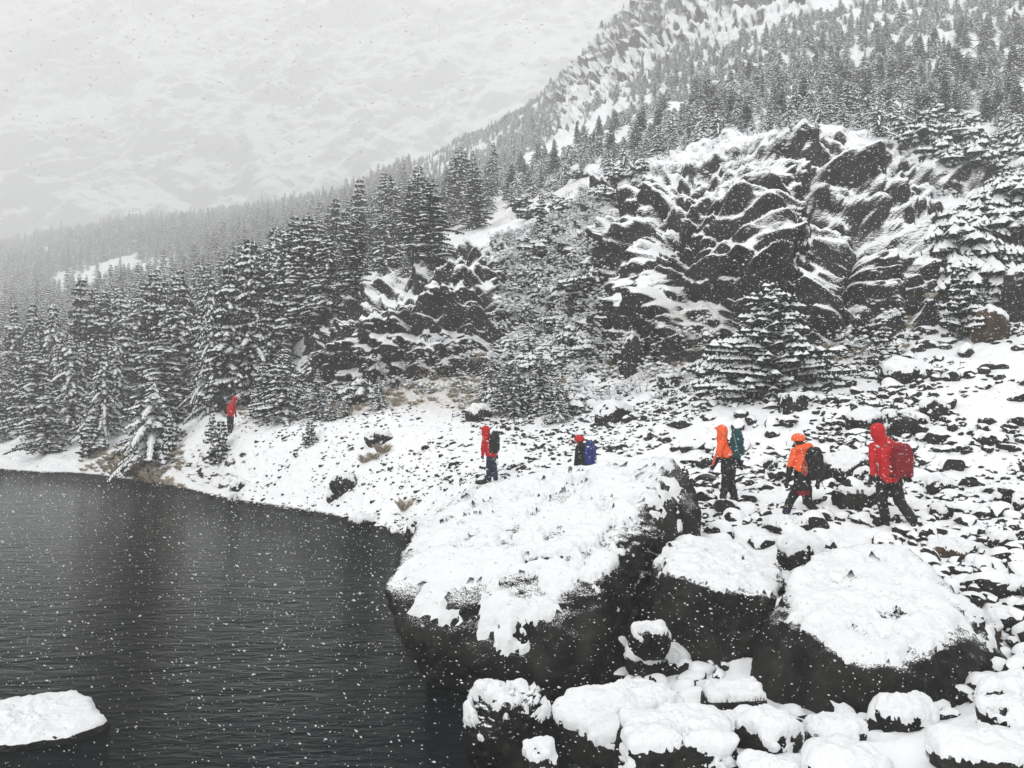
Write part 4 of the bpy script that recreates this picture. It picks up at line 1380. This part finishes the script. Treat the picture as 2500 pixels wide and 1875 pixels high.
def fuse(name, prims, voxel, mat, parent, smooth=3, fold=0.0, seed=0, cut=None, label=None):
    """melt closed pieces into one continuous surface"""
    bm = bmesh.new()
    for V, F, caps in prims:
        vs = [bm.verts.new(v) for v in V]
        for f in F:
            bm.faces.new([vs[i] for i in f])
        for f in caps:
            bm.faces.new([vs[i] for i in f])
    bmesh.ops.recalc_face_normals(bm, faces=bm.faces)
    me = bpy.data.meshes.new('tmp')
    bm.to_mesh(me)
    bm.free()
    o = bpy.data.objects.new('tmp', me)
    COL.objects.link(o)
    md = o.modifiers.new('r', 'REMESH')
    md.mode = 'VOXEL'
    md.voxel_size = voxel
    sm = o.modifiers.new('s', 'SMOOTH')
    sm.factor = .5
    sm.iterations = smooth
    dg = bpy.context.evaluated_depsgraph_get()
    ev = bpy.data.meshes.new_from_object(o.evaluated_get(dg))
    bpy.data.objects.remove(o)
    ev.name = name
    n = len(ev.vertices)
    co = np.empty(n * 3); ev.vertices.foreach_get('co', co); co = co.reshape(-1, 3)
    if fold and n:
        no = np.empty(n * 3); ev.vertices.foreach_get('normal', no); no = no.reshape(-1, 3)
        f = fbm(co * np.array([9, 9, 14]), 3, seed, .5, ridged=True) * fold
        co = co + no * f[:, None]
        ev.vertices.foreach_set('co', co.ravel())
    if cut is not None:
        b = bmesh.new(); b.from_mesh(ev)
        bmesh.ops.delete(b, geom=[v for v in b.verts if cut(v.co)], context='VERTS')
        b.to_mesh(ev); b.free()
    ev.polygons.foreach_set('use_smooth', np.ones(len(ev.polygons), bool))
    ev.materials.clear()
    ev.materials.append(mat)
    ob = link(name, ev, parent)
    if label:
        ob['label'] = label
    return ob

def cloth(name, col, rough=.6, var=.12):
    return simple_mat(name, col, rough, var, 9, 0.15, 0.3)
M['red'] = cloth('red_shell', (0.50, 0.012, 0.015))
M['dark_red'] = cloth('dark_red_pack', (0.20, 0.008, 0.014))
M['orange'] = cloth('orange_shell', (0.86, 0.125, 0.035))
M['black'] = cloth('black_fabric', (0.010, 0.011, 0.012))
M['navy'] = cloth('navy_fabric', (0.012, 0.016, 0.045))
M['blue'] = cloth('blue_pack', (0.018, 0.026, 0.16))
M['teal'] = cloth('teal_pack', (0.004, 0.060, 0.070))
M['grey'] = cloth('grey_strap', (0.25, 0.25, 0.26))
M['green'] = cloth('green_strap', (0.16, 0.24, 0.10))
M['skin'] = simple_mat('skin', (0.42, 0.22, 0.15), .6, .1, 5)
M['hair'] = simple_mat('hair', (0.03, 0.02, 0.015), .6, .2, 30)
M['metal'] = simple_mat('pole_metal', (0.30, 0.30, 0.31), .4, .1, 10)
M['rope'] = simple_mat('rope', (0.30, 0.07, 0.045), .8, .3, 40)
M['salmon'] = cloth('salmon_shell', (0.75, 0.12, 0.07))

def hem_cut(hips, zc, rad, arms):
    def f(c):
        c = np.array(c[:])
        if c[2] > zc + .012 * math.sin(c[0] * 40) or np.hypot(c[0] - hips[0], c[1] - hips[1]) > rad:
            return False
        for a, b in arms:
            t = np.clip(np.dot(c - a, b - a) / np.dot(b - a, b - a), 0, 1)
            if np.linalg.norm(c - a - (b - a) * t) < .095:
                return False
        return True
    return f

def person(label, foot_px, px, m, jacket, sleeve=None, trousers='black', glove='black', hood=None, helmet=None, facing=(-1, .3),
           hemline=None, lower=None, hem_trim=None, d=None, wide=1.0, baggy=1.0):
    """px: joints measured in photo pixels (u, v, depth offset in metres); m: metres per pixel is taken from the depth"""
    if d is None:
        h, _ = hit_px(*foot_px)
        d = h.y
    o = P(foot_px[0], foot_px[1], d)
    k = d / FPX
    J = {n: np.array([(a[0] - foot_px[0]) * k, a[2] if len(a) > 2 else 0.0, (foot_px[1] - a[1]) * k]) for n, a in px.items()}
    root = bpy.data.objects.new('person', None)
    COL.objects.link(root)
    root.location = o
    root['label'] = label
    root['category'] = 'person'
    f = np.array([facing[0], facing[1], 0.0]); f /= np.linalg.norm(f)
    sd = np.array([-f[1], f[0], 0.0])         # towards the person's left
    up = np.array([0, 0, 1.0])
    H = J['head']
    hips = (J['hipL'] + J['hipR']) / 2
    chest = (J['shL'] + J['shR']) / 2
    neck = chest + (H - chest) * .35
    s = m                                      # body scale, 1 = 1.78 m
    # one continuous body
    B = [capsule(H - up * .02 * s, .078 * s, H + up * .035 * s, .082 * s), capsule(H - up * .07 * s + f * .03, .055 * s, H + f * .02 * s, .07 * s),
         capsule(H + f * .085 * s - up * .005, .012 * s, H + f * .098 * s - up * .03 * s, .016 * s),
         capsule(neck - up * .05, .055 * s, H - up * .06, .052 * s),
         capsule(H + sd * .078 * s - up * .01, .018 * s, H + sd * .080 * s + up * .02, .02 * s, .5, sd),
         capsule(H - sd * .078 * s - up * .01, .018 * s, H - sd * .080 * s + up * .02, .02 * s, .5, sd),
         capsule(chest - up * .08, .125 * s, hips + up * .12, .115 * s), capsule(hips + up * .08, .12 * s, hips, .115 * s)]
    for q in 'LR':
        B += [capsule(chest, .07 * s, J['sh' + q], .06 * s), capsule(J['sh' + q], .052 * s, J['el' + q], .042 * s),
              capsule(J['el' + q], .042 * s, J['ha' + q], .028 * s),
              capsule(J['hip' + q], .082 * s, J['kn' + q], .058 * s), capsule(J['kn' + q], .056 * s, J['an' + q], .038 * s),
              capsule(J['an' + q], .034 * s, J['an' + q] * .5 + J['toe' + q] * .5, .024 * s)]
    fuse('body', B, .016, M['skin'], root, 2)
    # gloves: palm, four fingers, thumb
    for q in 'LR':
        ha, el = J['ha' + q], J['el' + q]
        w = ha - el; w /= np.linalg.norm(w)
        acr = np.cross(w, sd); acr /= (np.linalg.norm(acr) + 1e-9)
        cr = f - w * np.dot(f, w); cr /= (np.linalg.norm(cr) + 1e-9)
        nrm = np.cross(w, cr)
        pr = [capsule(ha - w * .03, .036 * s, ha + w * .045, .042 * s, .62, nrm)]
        for i, (ln, of) in enumerate(((.060, .030), (.070, .011), (.064, -.009), (.050, -.027))):
            a = ha + w * .06 + cr * of
            b = a + w * ln * .5 + nrm * .006
            c = b + w * ln * .42 + nrm * .022
            pr += [capsule(a, .0115, b, .0105), capsule(b, .0105, c, .009)]
        a = ha + w * .01 + cr * .036
        b = a + w * .035 + cr * .022 + nrm * .006
        pr += [capsule(a, .014, b, .012), capsule(b, .012, b + w * .03 + nrm * .008, .010)]
        fuse('glove', pr, .0065, M[glove], root, 1)
    # trousers
    T_ = [capsule(hips + up * .10, .150 * s, hips - up * .02, .155 * s, .85, f)]
    for q in 'LR':
        T_ += [capsule(J['hip' + q], .120 * s * baggy, J['kn' + q], .094 * s * baggy), capsule(J['kn' + q], .094 * s * baggy, J['an' + q] + up * .03, .080 * s * baggy),
               capsule(J['an' + q] + up * .06, .072 * s, J['an' + q] + up * .02, .078 * s)]
    fuse('trousers', T_, .014, M[trousers], root, 2, .012, 5)
    # boots
    for q in 'LR':
        a, t = J['an' + q], J['toe' + q]
        v = t - a; v[2] = 0
        v = v / (np.linalg.norm(v) + 1e-9)
        b0 = np.array([a[0], a[1], t[2]])
        fuse('boot', [capsule(a + up * .05, .058 * s, b0 - v * .03, .05 * s), capsule(b0 - v * .05, .046 * s, b0 + v * .16 * s, .040 * s, .85, up),
                      capsule(b0 - v * .05 - up * .03, .035 * s, b0 + v * .17 * s - up * .03, .036 * s, .5, up)], .013, M['black'], root, 1)
    # jacket: torso and sleeves
    hem = hips + up * (.06 if hemline is None else hemline)
    Jk = [capsule(chest + up * .00, .150 * s * wide, chest - up * .16, .180 * s * wide, .88, f), capsule(chest - up * .12, .178 * s * wide, hem + up * .08, .190 * s * wide, .9, f),
          capsule(neck - up * .07, .085 * s, neck + up * .0, .075 * s)]
    top_mat = M[jacket]
    arms = [(J['sh' + q], J['el' + q]) for q in 'LR'] + [(J['el' + q], J['ha' + q]) for q in 'LR']
    jc = hem_cut(hips, hem[2] - .07, .34, arms)
    sc_ = hem_cut(hips, hips[2] - .10, .34, [])
    up_sl, lo_sl = [], []
    for q in 'LR':
        Jk.append(capsule(chest + up * .0, .10 * s, J['sh' + q], .082 * s))
        up_sl += [capsule(J['sh' + q], .088 * s, J['el' + q], .074 * s)]
        lo_sl += [capsule(J['el' + q], .074 * s, J['ha' + q] - (J['ha' + q] - J['el' + q]) * .08, .05 * s)]
    if sleeve is None:
        fuse('jacket', Jk + up_sl + lo_sl, .014, top_mat, root, 2, .014, 9, cut=jc)
    else:
        fuse('jacket', Jk + up_sl, .014, top_mat, root, 2, .014, 9, cut=jc)
        fuse('sleeve', lo_sl[:1], .014, M[sleeve], root, 2, .005, 7)
        fuse('sleeve', lo_sl[1:], .014, M[sleeve], root, 2, .005, 8)
    if lower:
        fuse('jacket_skirt', [capsule(hem + up * .04, .176 * s, hips - up * .0, .196 * s, .92, f)], .014, M[lower], root, 2, .008, 3, cut=sc_)
    if hem_trim:
        fuse('hem_trim', [capsule(hips - up * .03, .190 * s, hips - up * .06, .190 * s, .92, f)], .014, M[hem_trim], root, 1, cut=hem_cut(hips, hips[2] - .15, .4, []))
    if hood:
        ctr = H + up * .01
        pr = [capsule(ctr - up * .04 - f * .01, .138 * s, ctr + up * .03 - f * .01, .142 * s), capsule(neck - up * .04, .135 * s, ctr - up * .05, .132 * s),
              capsule(ctr + f * .06 * s + up * .06 * s, .085 * s, ctr + f * .12 * s + up * .06 * s, .06 * s, .8, up)]
        hd = fuse('hood', pr, .012, M[hood], root, 2, .005, 12)
        def cut(c, e=ctr + f * .155 * s - up * .035 * s):
            q = np.array(c[:]) - e
            return np.linalg.norm(q * np.array([1, 1, .8])) < .092 * s
        b = bmesh.new(); b.from_mesh(hd.data)
        bmesh.ops.delete(b, geom=[v for v in b.verts if cut(v.co)], context='VERTS')
        b.to_mesh(hd.data); b.free()
        md = hd.modifiers.new('thickness', 'SOLIDIFY'); md.thickness = .008
    if helmet:
        c = H + up * .045 * s
        def hc(v, z=c[2] - .045):
            return v.z < z
        hl = fuse('helmet', [capsule(c - f * .02, .132 * s, c + f * .02, .132 * s), ], .010, M[helmet], root, 3, cut=hc)
        md = hl.modifiers.new('thickness', 'SOLIDIFY'); md.thickness = .012
        fuse('helmet_brim', [capsule(c + f * .125 * s + sd * .05 - up * .01, .014, c + f * .125 * s - sd * .05 - up * .01, .014)], .008, M[helmet], root, 1)
        for a in (-.5, 0, .5):   # air slots
            fuse('air_slot', [capsule(c + (-f * math.cos(a) + sd * math.sin(a)) * .110 * s + up * .035, .010,
                                      c + (-f * math.cos(a) + sd * math.sin(a)) * .088 * s + up * .080, .009)], .005, M['black'], root, 0)
        fuse('hair', [capsule(H - f * .02 + up * .0, .094 * s, H - f * .03 - up * .05, .080 * s)], .012, M['hair'], root, 1, .004, 3)
    return root, J, f, sd, s

def backpack(label, root, J, centre, half, depth, mat, f, tilt=0.0, lid=True, cat='backpack', extras=()):
    """pack worn on the back; centre/half in the wearer's own metres (right on screen, away, up)"""
    up = np.array([0, 0, 1.0])
    back = -np.array(f)
    c = np.array(centre, float)
    side = np.cross(up, back)
    o = bpy.data.objects.new('backpack', None)
    COL.objects.link(o)
    o.location = Vector(root.location) + Vector(c.tolist())
    o['label'] = label
    o['category'] = cat
    hw, hh, dp = half[0], half[1], depth
    lean = side * 0 + back * (-tilt)
    def box(name, w, dd, h, cc, m, voxel=.014, fold=.007, r=.35):
        r0 = min(w, dd) * r + .02
        pr = []
        for a in (-1, 1):
            for b in (-1, 1):
                q = cc + side * a * (w - r0) + back * b * (dd - r0)
                pr.append(capsule(q - up * (h - r0) - lean * h, r0, q + up * (h - r0) + lean * h, r0))
        pr.append(capsule(cc - up * (h - r0 * 1.1) - side * (w - r0), r0, cc - up * (h - r0 * 1.1) + side * (w - r0), r0))
        pr.append(capsule(cc + up * (h - r0 * 1.1) - side * (w - r0), r0, cc + up * (h - r0 * 1.1) + side * (w - r0), r0))
        nz = max(2, int(h / max(r0, .03)))
        for i in range(nz + 1):
            z = -1 + 2 * i / nz
            rr = max(dd * .92, r0)
            pr.append(capsule(cc + up * z * (h - rr) * .95 - side * (w - rr) * .9 + lean * z * h, rr, cc + up * z * (h - rr) * .95 + side * max(0, w - rr) * .9 + lean * z * h, rr))
        return fuse(name, pr, voxel, m, o, 3, fold, 21)
    zero = np.zeros(3)
    box('pack_body', hw, dp, hh, zero, M[mat])
    if lid:
        box('lid', hw * .93, dp * .8, .055, up * (hh + .02) + lean * hh, M[mat])
    # pocket, side compression straps, shoulder straps
    box('front_pocket', hw * .68, .035, hh * .42, back * (dp * .95) - up * hh * .25, M[mat])
    for a in (-1, 1):
        for z in (-.35, .3):
            q = side * a * hw * .98 + up * z * hh
            fuse('strap', [capsule(q - back * dp * .9, .008, q + back * dp * .9 + up * .02, .008)], .006, M['black'], o, 0)
        q = side * a * min(.11, hw * .7) - back * (dp * 1.0)
        fuse('shoulder_strap', [capsule(q + up * hh * .6, .022, q - back * .10 + up * (hh * .75), .022, .6, up),
                                capsule(q - back * .10 + up * hh * .75, .022, q - back * .2 + up * hh * .2, .020)], .012, M['black'], o, 1)
    q = up * (-hh * .85) - back * dp * .6
    fuse('hip_belt', [capsule(q - side * (hw + .01), .030, q + side * (hw + .01), .030, .8, up)], .012, M['black'], o, 1)
    return o, side, back

def at(root, v):
    return Vector(root.location) + Vector([float(x) for x in v])

def pole(label, a, b, name='trekking_pole', cat='trekking pole'):
    """grip, shaft, basket and tip between two world points"""
    a, b = np.array(a[:]), np.array(b[:])
    w = (b - a) / np.linalg.norm(b - a)
    o = bpy.data.objects.new(name, None)
    COL.objects.link(o)
    o.location = a
    o['label'], o['category'] = label, cat
    L = np.linalg.norm(b - a)
    fuse('shaft', [capsule(w * .1, .009, w * (L - .05), .007)], .005, M['metal'], o, 0)
    fuse('grip', [capsule(w * 0, .019, w * .14, .016)], .007, M['black'], o, 1)
    fuse('basket', [capsule(w * (L - .07), .028, w * (L - .065), .028, .3, w)], .006, M['black'], o, 0)
    return o

# hiker in red with the dark red pack
rt, J, f, sd, s_ = person('person in a long red hooded jacket walking away, nearest and rightmost of the hikers',
    (2186, 1286), dict(head=(2146, 1056), shL=(2136, 1092, .02), shR=(2200, 1092, .0), elL=(2133, 1122, -.02), haL=(2131, 1160, -.05),
    elR=(2219, 1124, -.08), haR=(2218, 1160, -.08), hipL=(2158, 1170), hipR=(2186, 1170), knL=(2157, 1222, .05), anL=(2168, 1270, .1), toeL=(2160, 1281, .22),
    knR=(2194, 1224, -.05), anR=(2209, 1268, -.3), toeR=(2206, 1284, -.15)), 1.0, 'red', hood='red', facing=(-.45, 1), hemline=.0, wide=1.22, baggy=1.12)
bp_, side, back = backpack('dark red backpack on the back of the nearest hiker', rt, J, ((2188 - 2186) * .0074, -.27, (1286 - 1116) * .0074), (.20, .27), .115, 'dark_red', (-.2, .97, 0))
for q, e in ((-.15, .10), (.16, .10)):
    fuse('reflective_strip', [capsule(side * q + back * .135 + np.array([0, 0, e + .1]), .012, side * (q + .07) + back * .135 + np.array([0, 0, e + .11]), .012)], .007, M['grey'], bp_, 0)
for (u, v), (u2, v2) in (((2136, 1130), (2138, 1148)), ((2152, 1088), (2160, 1090)), ((2165, 1146), (2172, 1147))):
    k = rt.location.y / FPX
    fuse('reflective_strip', [capsule(((u - 2186) * k, -.16, (1286 - v) * k), .010, ((u2 - 2186) * k, -.16, (1286 - v2) * k), .010)], .006, M['grey'], rt, 0)
k = rt.location.y / FPX
pole('trekking pole hanging from the right hand of the nearest hiker', at(rt, ((2213 - 2186) * k, -.06, (1286 - 1162) * k)), at(rt, ((2207 - 2186) * k, .25, (1286 - 1218) * k)))

# helmeted hiker with the black pack
rt, J, f, sd, s_ = person('person in an orange jacket and orange helmet, second hiker from the right',
    (1958, 1262), dict(head=(1951, 1078), shL=(1942, 1104, .0), shR=(1985, 1106, .0), elL=(1931, 1140, .0), haL=(1921, 1178, -.05),
    elR=(2003, 1140, .0), haR=(1996, 1180, -.05), hipL=(1948, 1192), hipR=(1970, 1192), knL=(1934, 1224, .1), anL=(1922, 1252, .05), toeL=(1912, 1262, .1),
    knR=(1972, 1226, .0), anR=(1990, 1252, -.1), toeR=(1984, 1261, -.02)), .97, 'orange', sleeve='black', trousers='black', helmet='orange',
    facing=(-.75, .65), hemline=.36, lower='black', hem_trim='dark_red')
k = rt.location.y / FPX
fuse('hood', [capsule(((1950 - 1958) * k, -.06, (1262 - 1096) * k), .085, ((1972 - 1958) * k, -.09, (1262 - 1094) * k), .11),
              capsule(((1962 - 1958) * k, -.02, (1262 - 1090) * k), .06, ((1972 - 1958) * k, -.05, (1262 - 1099) * k), .07)], .013, M['orange'], rt, 2, .008, 4, label='orange hood lying folded on the shoulders')
for q in 'LR':
    a, b = J['an' + q], J['kn' + q]
    fuse('gaiter', [capsule(a + np.array([0, 0, .02]), .085, a + (b - a) * .62, .080)], .013, M['navy'], rt, 1, .005, 6)
bp_, side, back = backpack('black climbing backpack on the helmeted hiker', rt, J, ((1980 - 1958) * k, -.22, (1262 - 1139) * k), (.19, .29), .12, 'black', (-.5, .85, 0))
# rope coil
b = bmesh.new()
coil = []
cx_, cz_ = (1952 - 1958) * k, (1262 - 1142) * k
for t in range(5):
    rr = .055 + .006 * t
    pts = [np.array([cx_ + math.cos(a) * rr * .75 + .004 * t, -.26 - .012 * t, cz_ + math.sin(a) * rr * 2.1]) for a in np.linspace(0, 2 * math.pi, 13)]
    coil += [capsule(pts[i], .0085, pts[i + 1], .0085) for i in range(12)]
b.free()
o = fuse('climbing_rope', coil, .006, M['rope'], None, 0)
o.location = rt.location
o['label'], o['category'] = 'coiled reddish climbing rope strapped to the left side of the black pack', 'rope'
pole('ice axe shaft sticking out below the black climbing pack', at(rt, ((1996 - 1958) * k, -.1, (1262 - 1165) * k)), at(rt, ((2011 - 1958) * k, -.15, (1262 - 1199) * k)), 'ice_axe', 'ice axe')

# orange hooded hiker with the teal pack
rt, J, f, sd, s_ = person('person in an orange hooded jacket and black trousers striding left, third hiker from the right',
    (1780, 1238), dict(head=(1763, 1056), shL=(1760, 1084, -.10), shR=(1776, 1084, .18), elL=(1751, 1114, -.14), haL=(1740, 1138, -.12),
    elR=(1806, 1114, .2), haR=(1815, 1138, .2), hipL=(1774, 1150, -.07), hipR=(1784, 1150, .07), knL=(1769, 1186, -.05), anL=(1764, 1218, -.05), toeL=(1755, 1228, -.05),
    knR=(1788, 1188, .05), anR=(1796, 1226, .0), toeR=(1786, 1237, .0)), .97, 'orange', sleeve='black', hood='orange', facing=(-1, .25), hemline=.30, lower='black')
k = rt.location.y / FPX
fuse('sleeve_panel', [capsule(J['elL'] + np.array([-.055, -.03, .05]), .03, J['haL'] + np.array([-.03, -.03, .03]), .025)], .011, M['salmon'], rt, 1)
bp_, side, back = backpack('teal backpack on the orange-hooded hiker', rt, J, ((1797 - 1780) * k, -.02, (1238 - 1094) * k), (.16, .26), .155, 'teal', (-.93, .35, 0), tilt=-.12)
pole('trekking pole strapped upright on the teal pack', at(rt, ((1782 - 1780) * k, -.2, (1238 - 1042) * k)), at(rt, ((1799 - 1780) * k, -.22, (1238 - 1112) * k)))

# red hooded hiker with the black pack
rt, J, f, sd, s_ = person('person in a red hooded jacket and navy trousers on the white bank, middle distance',
    (1200, 1181), dict(head=(1185, 1053), shL=(1184, 1072, -.1), shR=(1196, 1072, .17), elL=(1180, 1092, -.12), haL=(1179, 1112, -.1),
    elR=(1208, 1092, .2), haR=(1212, 1112, .2), hipL=(1196, 1120, -.07), hipR=(1202, 1120, .07), knL=(1194, 1146, -.05), anL=(1194, 1170, -.05), toeL=(1187, 1177, -.05),
    knR=(1207, 1148, .05), anR=(1210, 1170, .0), toeR=(1204, 1177, .0)), 1.0, 'red', trousers='navy', hood='red', facing=(-1, .35), hemline=.08)
k = rt.location.y / FPX
bp_, side, back = backpack('tall black backpack on the red-hooded hiker of the middle distance', rt, J, ((1207 - 1200) * k, -.08, (1181 - 1086) * k), (.16, .27), .13, 'black', (-.9, .4, 0), tilt=-.06)
fuse('belt', [capsule(((1189 - 1200) * k, -.16, (1181 - 1121) * k), .014, ((1206 - 1200) * k, -.17, (1181 - 1122) * k), .014)], .008, M['green'], rt, 0)

# hiker half hidden behind the largest boulder
rt, J, f, sd, s_ = person('person in a black jacket and red helmet, half hidden behind the largest boulder',
    (1424, 1212), dict(head=(1415, 1078), shL=(1412, 1096, -.1), shR=(1426, 1096, .17), elL=(1408, 1122, -.12), haL=(1404, 1142, -.1),
    elR=(1432, 1122, .2), haR=(1438, 1142, .2), hipL=(1420, 1150, -.07), hipR=(1427, 1150, .07), knL=(1415, 1180, -.05), anL=(1415, 1206, -.05), toeL=(1406, 1212, -.05),
    knR=(1430, 1182, .05), anR=(1436, 1206, .0), toeR=(1428, 1212, .0)), .95, 'black', helmet='red', facing=(-1, .3), d=21.0)
k = rt.location.y / FPX
bp_, side, back = backpack('large dark blue backpack on the hiker behind the largest boulder', rt, J, ((1440 - 1424) * k, -.02, (1212 - 1114) * k), (.17, .26), .14, 'blue', (-.85, .45, 0))

# far hiker by the trees
rt, J, f, sd, s_ = person('person in a red jacket small in the distance at the edge of the grove',
    (562, 1056), dict(head=(573, 974), shL=(569, 988, .1), shR=(561, 988, -.12), elL=(571, 1001, .1), haL=(573, 1013, .1),
    elR=(558, 1001, -.14), haR=(563, 1014, -.16), hipL=(564, 1018, .06), hipR=(560, 1018, -.06), knL=(565, 1036, .05), anL=(564, 1050, .05), toeL=(568, 1055, .05),
    knR=(559, 1036, -.05), anR=(560, 1050, -.05), toeR=(564, 1055, -.05)), .97, 'red', hood='red', facing=(1, .3), hemline=.02)
k = rt.location.y / FPX
backpack('small dark backpack on the distant hiker', rt, J, ((552 - 562) * k, .0, (1056 - 1000) * k), (.13, .24), .09, 'black', (.93, .3, 0))

# ------------------------------------------------------------------ falling snow
def flakes():
    m, nt, b = new_mat('snowflake')
    b.inputs['Base Color'].default_value = (.92, .93, .94, 1)
    b.inputs['Roughness'].default_value = 1.0
    b.inputs['Specular IOR Level'].default_value = 0
    tr = N(nt, 'ShaderNodeBsdfTranslucent'); tr.inputs['Color'].default_value = (.95, .95, .95, 1)
    mx = N(nt, 'ShaderNodeMixShader'); mx.inputs[0].default_value = .5
    nt.links.new(b.outputs[0], mx.inputs[1]); nt.links.new(tr.outputs[0], mx.inputs[2])
    nt.links.new(mx.outputs[0], nt.nodes['Material Output'].inputs['Surface'])
    def cloudlet(n, y0, y1, r0, r1):
        y = (rng.random(n) * (y1 ** 3 - y0 ** 3) + y0 ** 3) ** (1 / 3)
        x = rng.uniform(-.80, .80, n) * y
        z = CAMZ + rng.uniform(-.60, .66, n) * y
        p = np.stack([x, y, z], -1)
        p = p[p[:, 2] > .05]
        return p, np.exp(rng.normal(math.log(r0), r1, len(p)))
    A, ra = cloudlet(14, .6, 1.3, .0020, .35)
    B, rb = cloudlet(1300, 1.3, 4.0, .0026, .4)
    C, rc = cloudlet(34000, 4.0, 13, .0040, .42)
    D_, rd = cloudlet(75000, 13, 30, .0075, .35)
    p = np.concatenate([A, B, C, D_]); r = np.concatenate([ra, rb, rc, rd])
    n = len(p)
    r = np.minimum(np.clip(r, .0012, .011), .0013 * p[:, 1] + .0004)
    oc = np.array([(1, 0, 0), (-1, 0, 0), (0, 1, 0), (0, -1, 0), (0, 0, 1), (0, 0, -1)], float)
    of = np.array([(0, 2, 4), (2, 1, 4), (1, 3, 4), (3, 0, 4), (2, 0, 5), (1, 2, 5), (3, 1, 5), (0, 3, 5)])
    V = oc[None] * rng.uniform(.6, 1.25, (n, 6, 1))
    a, t = rng.random(n) * 6.28, rng.normal(-.25, .30, n)
    V[:, :, 0] *= rng.uniform(1.0, 2.3, n)[:, None]
    ca, sa = np.cos(t)[:, None], np.sin(t)[:, None]
    x, z = V[:, :, 0] * ca - V[:, :, 2] * sa, V[:, :, 0] * sa + V[:, :, 2] * ca
    V = np.stack([x, V[:, :, 1], z], -1) * r[:, None, None] + p[:, None, :]
    F = of[None] + (np.arange(n) * 6)[:, None, None]
    link('falling_snow', mesh_np('falling_snow', V.reshape(-1, 3), F.reshape(-1, 3), [m]), kind='stuff', label='snowflakes falling through the air')
flakes()

for a_ in STONES:
    pend(*a_)
name_pending()
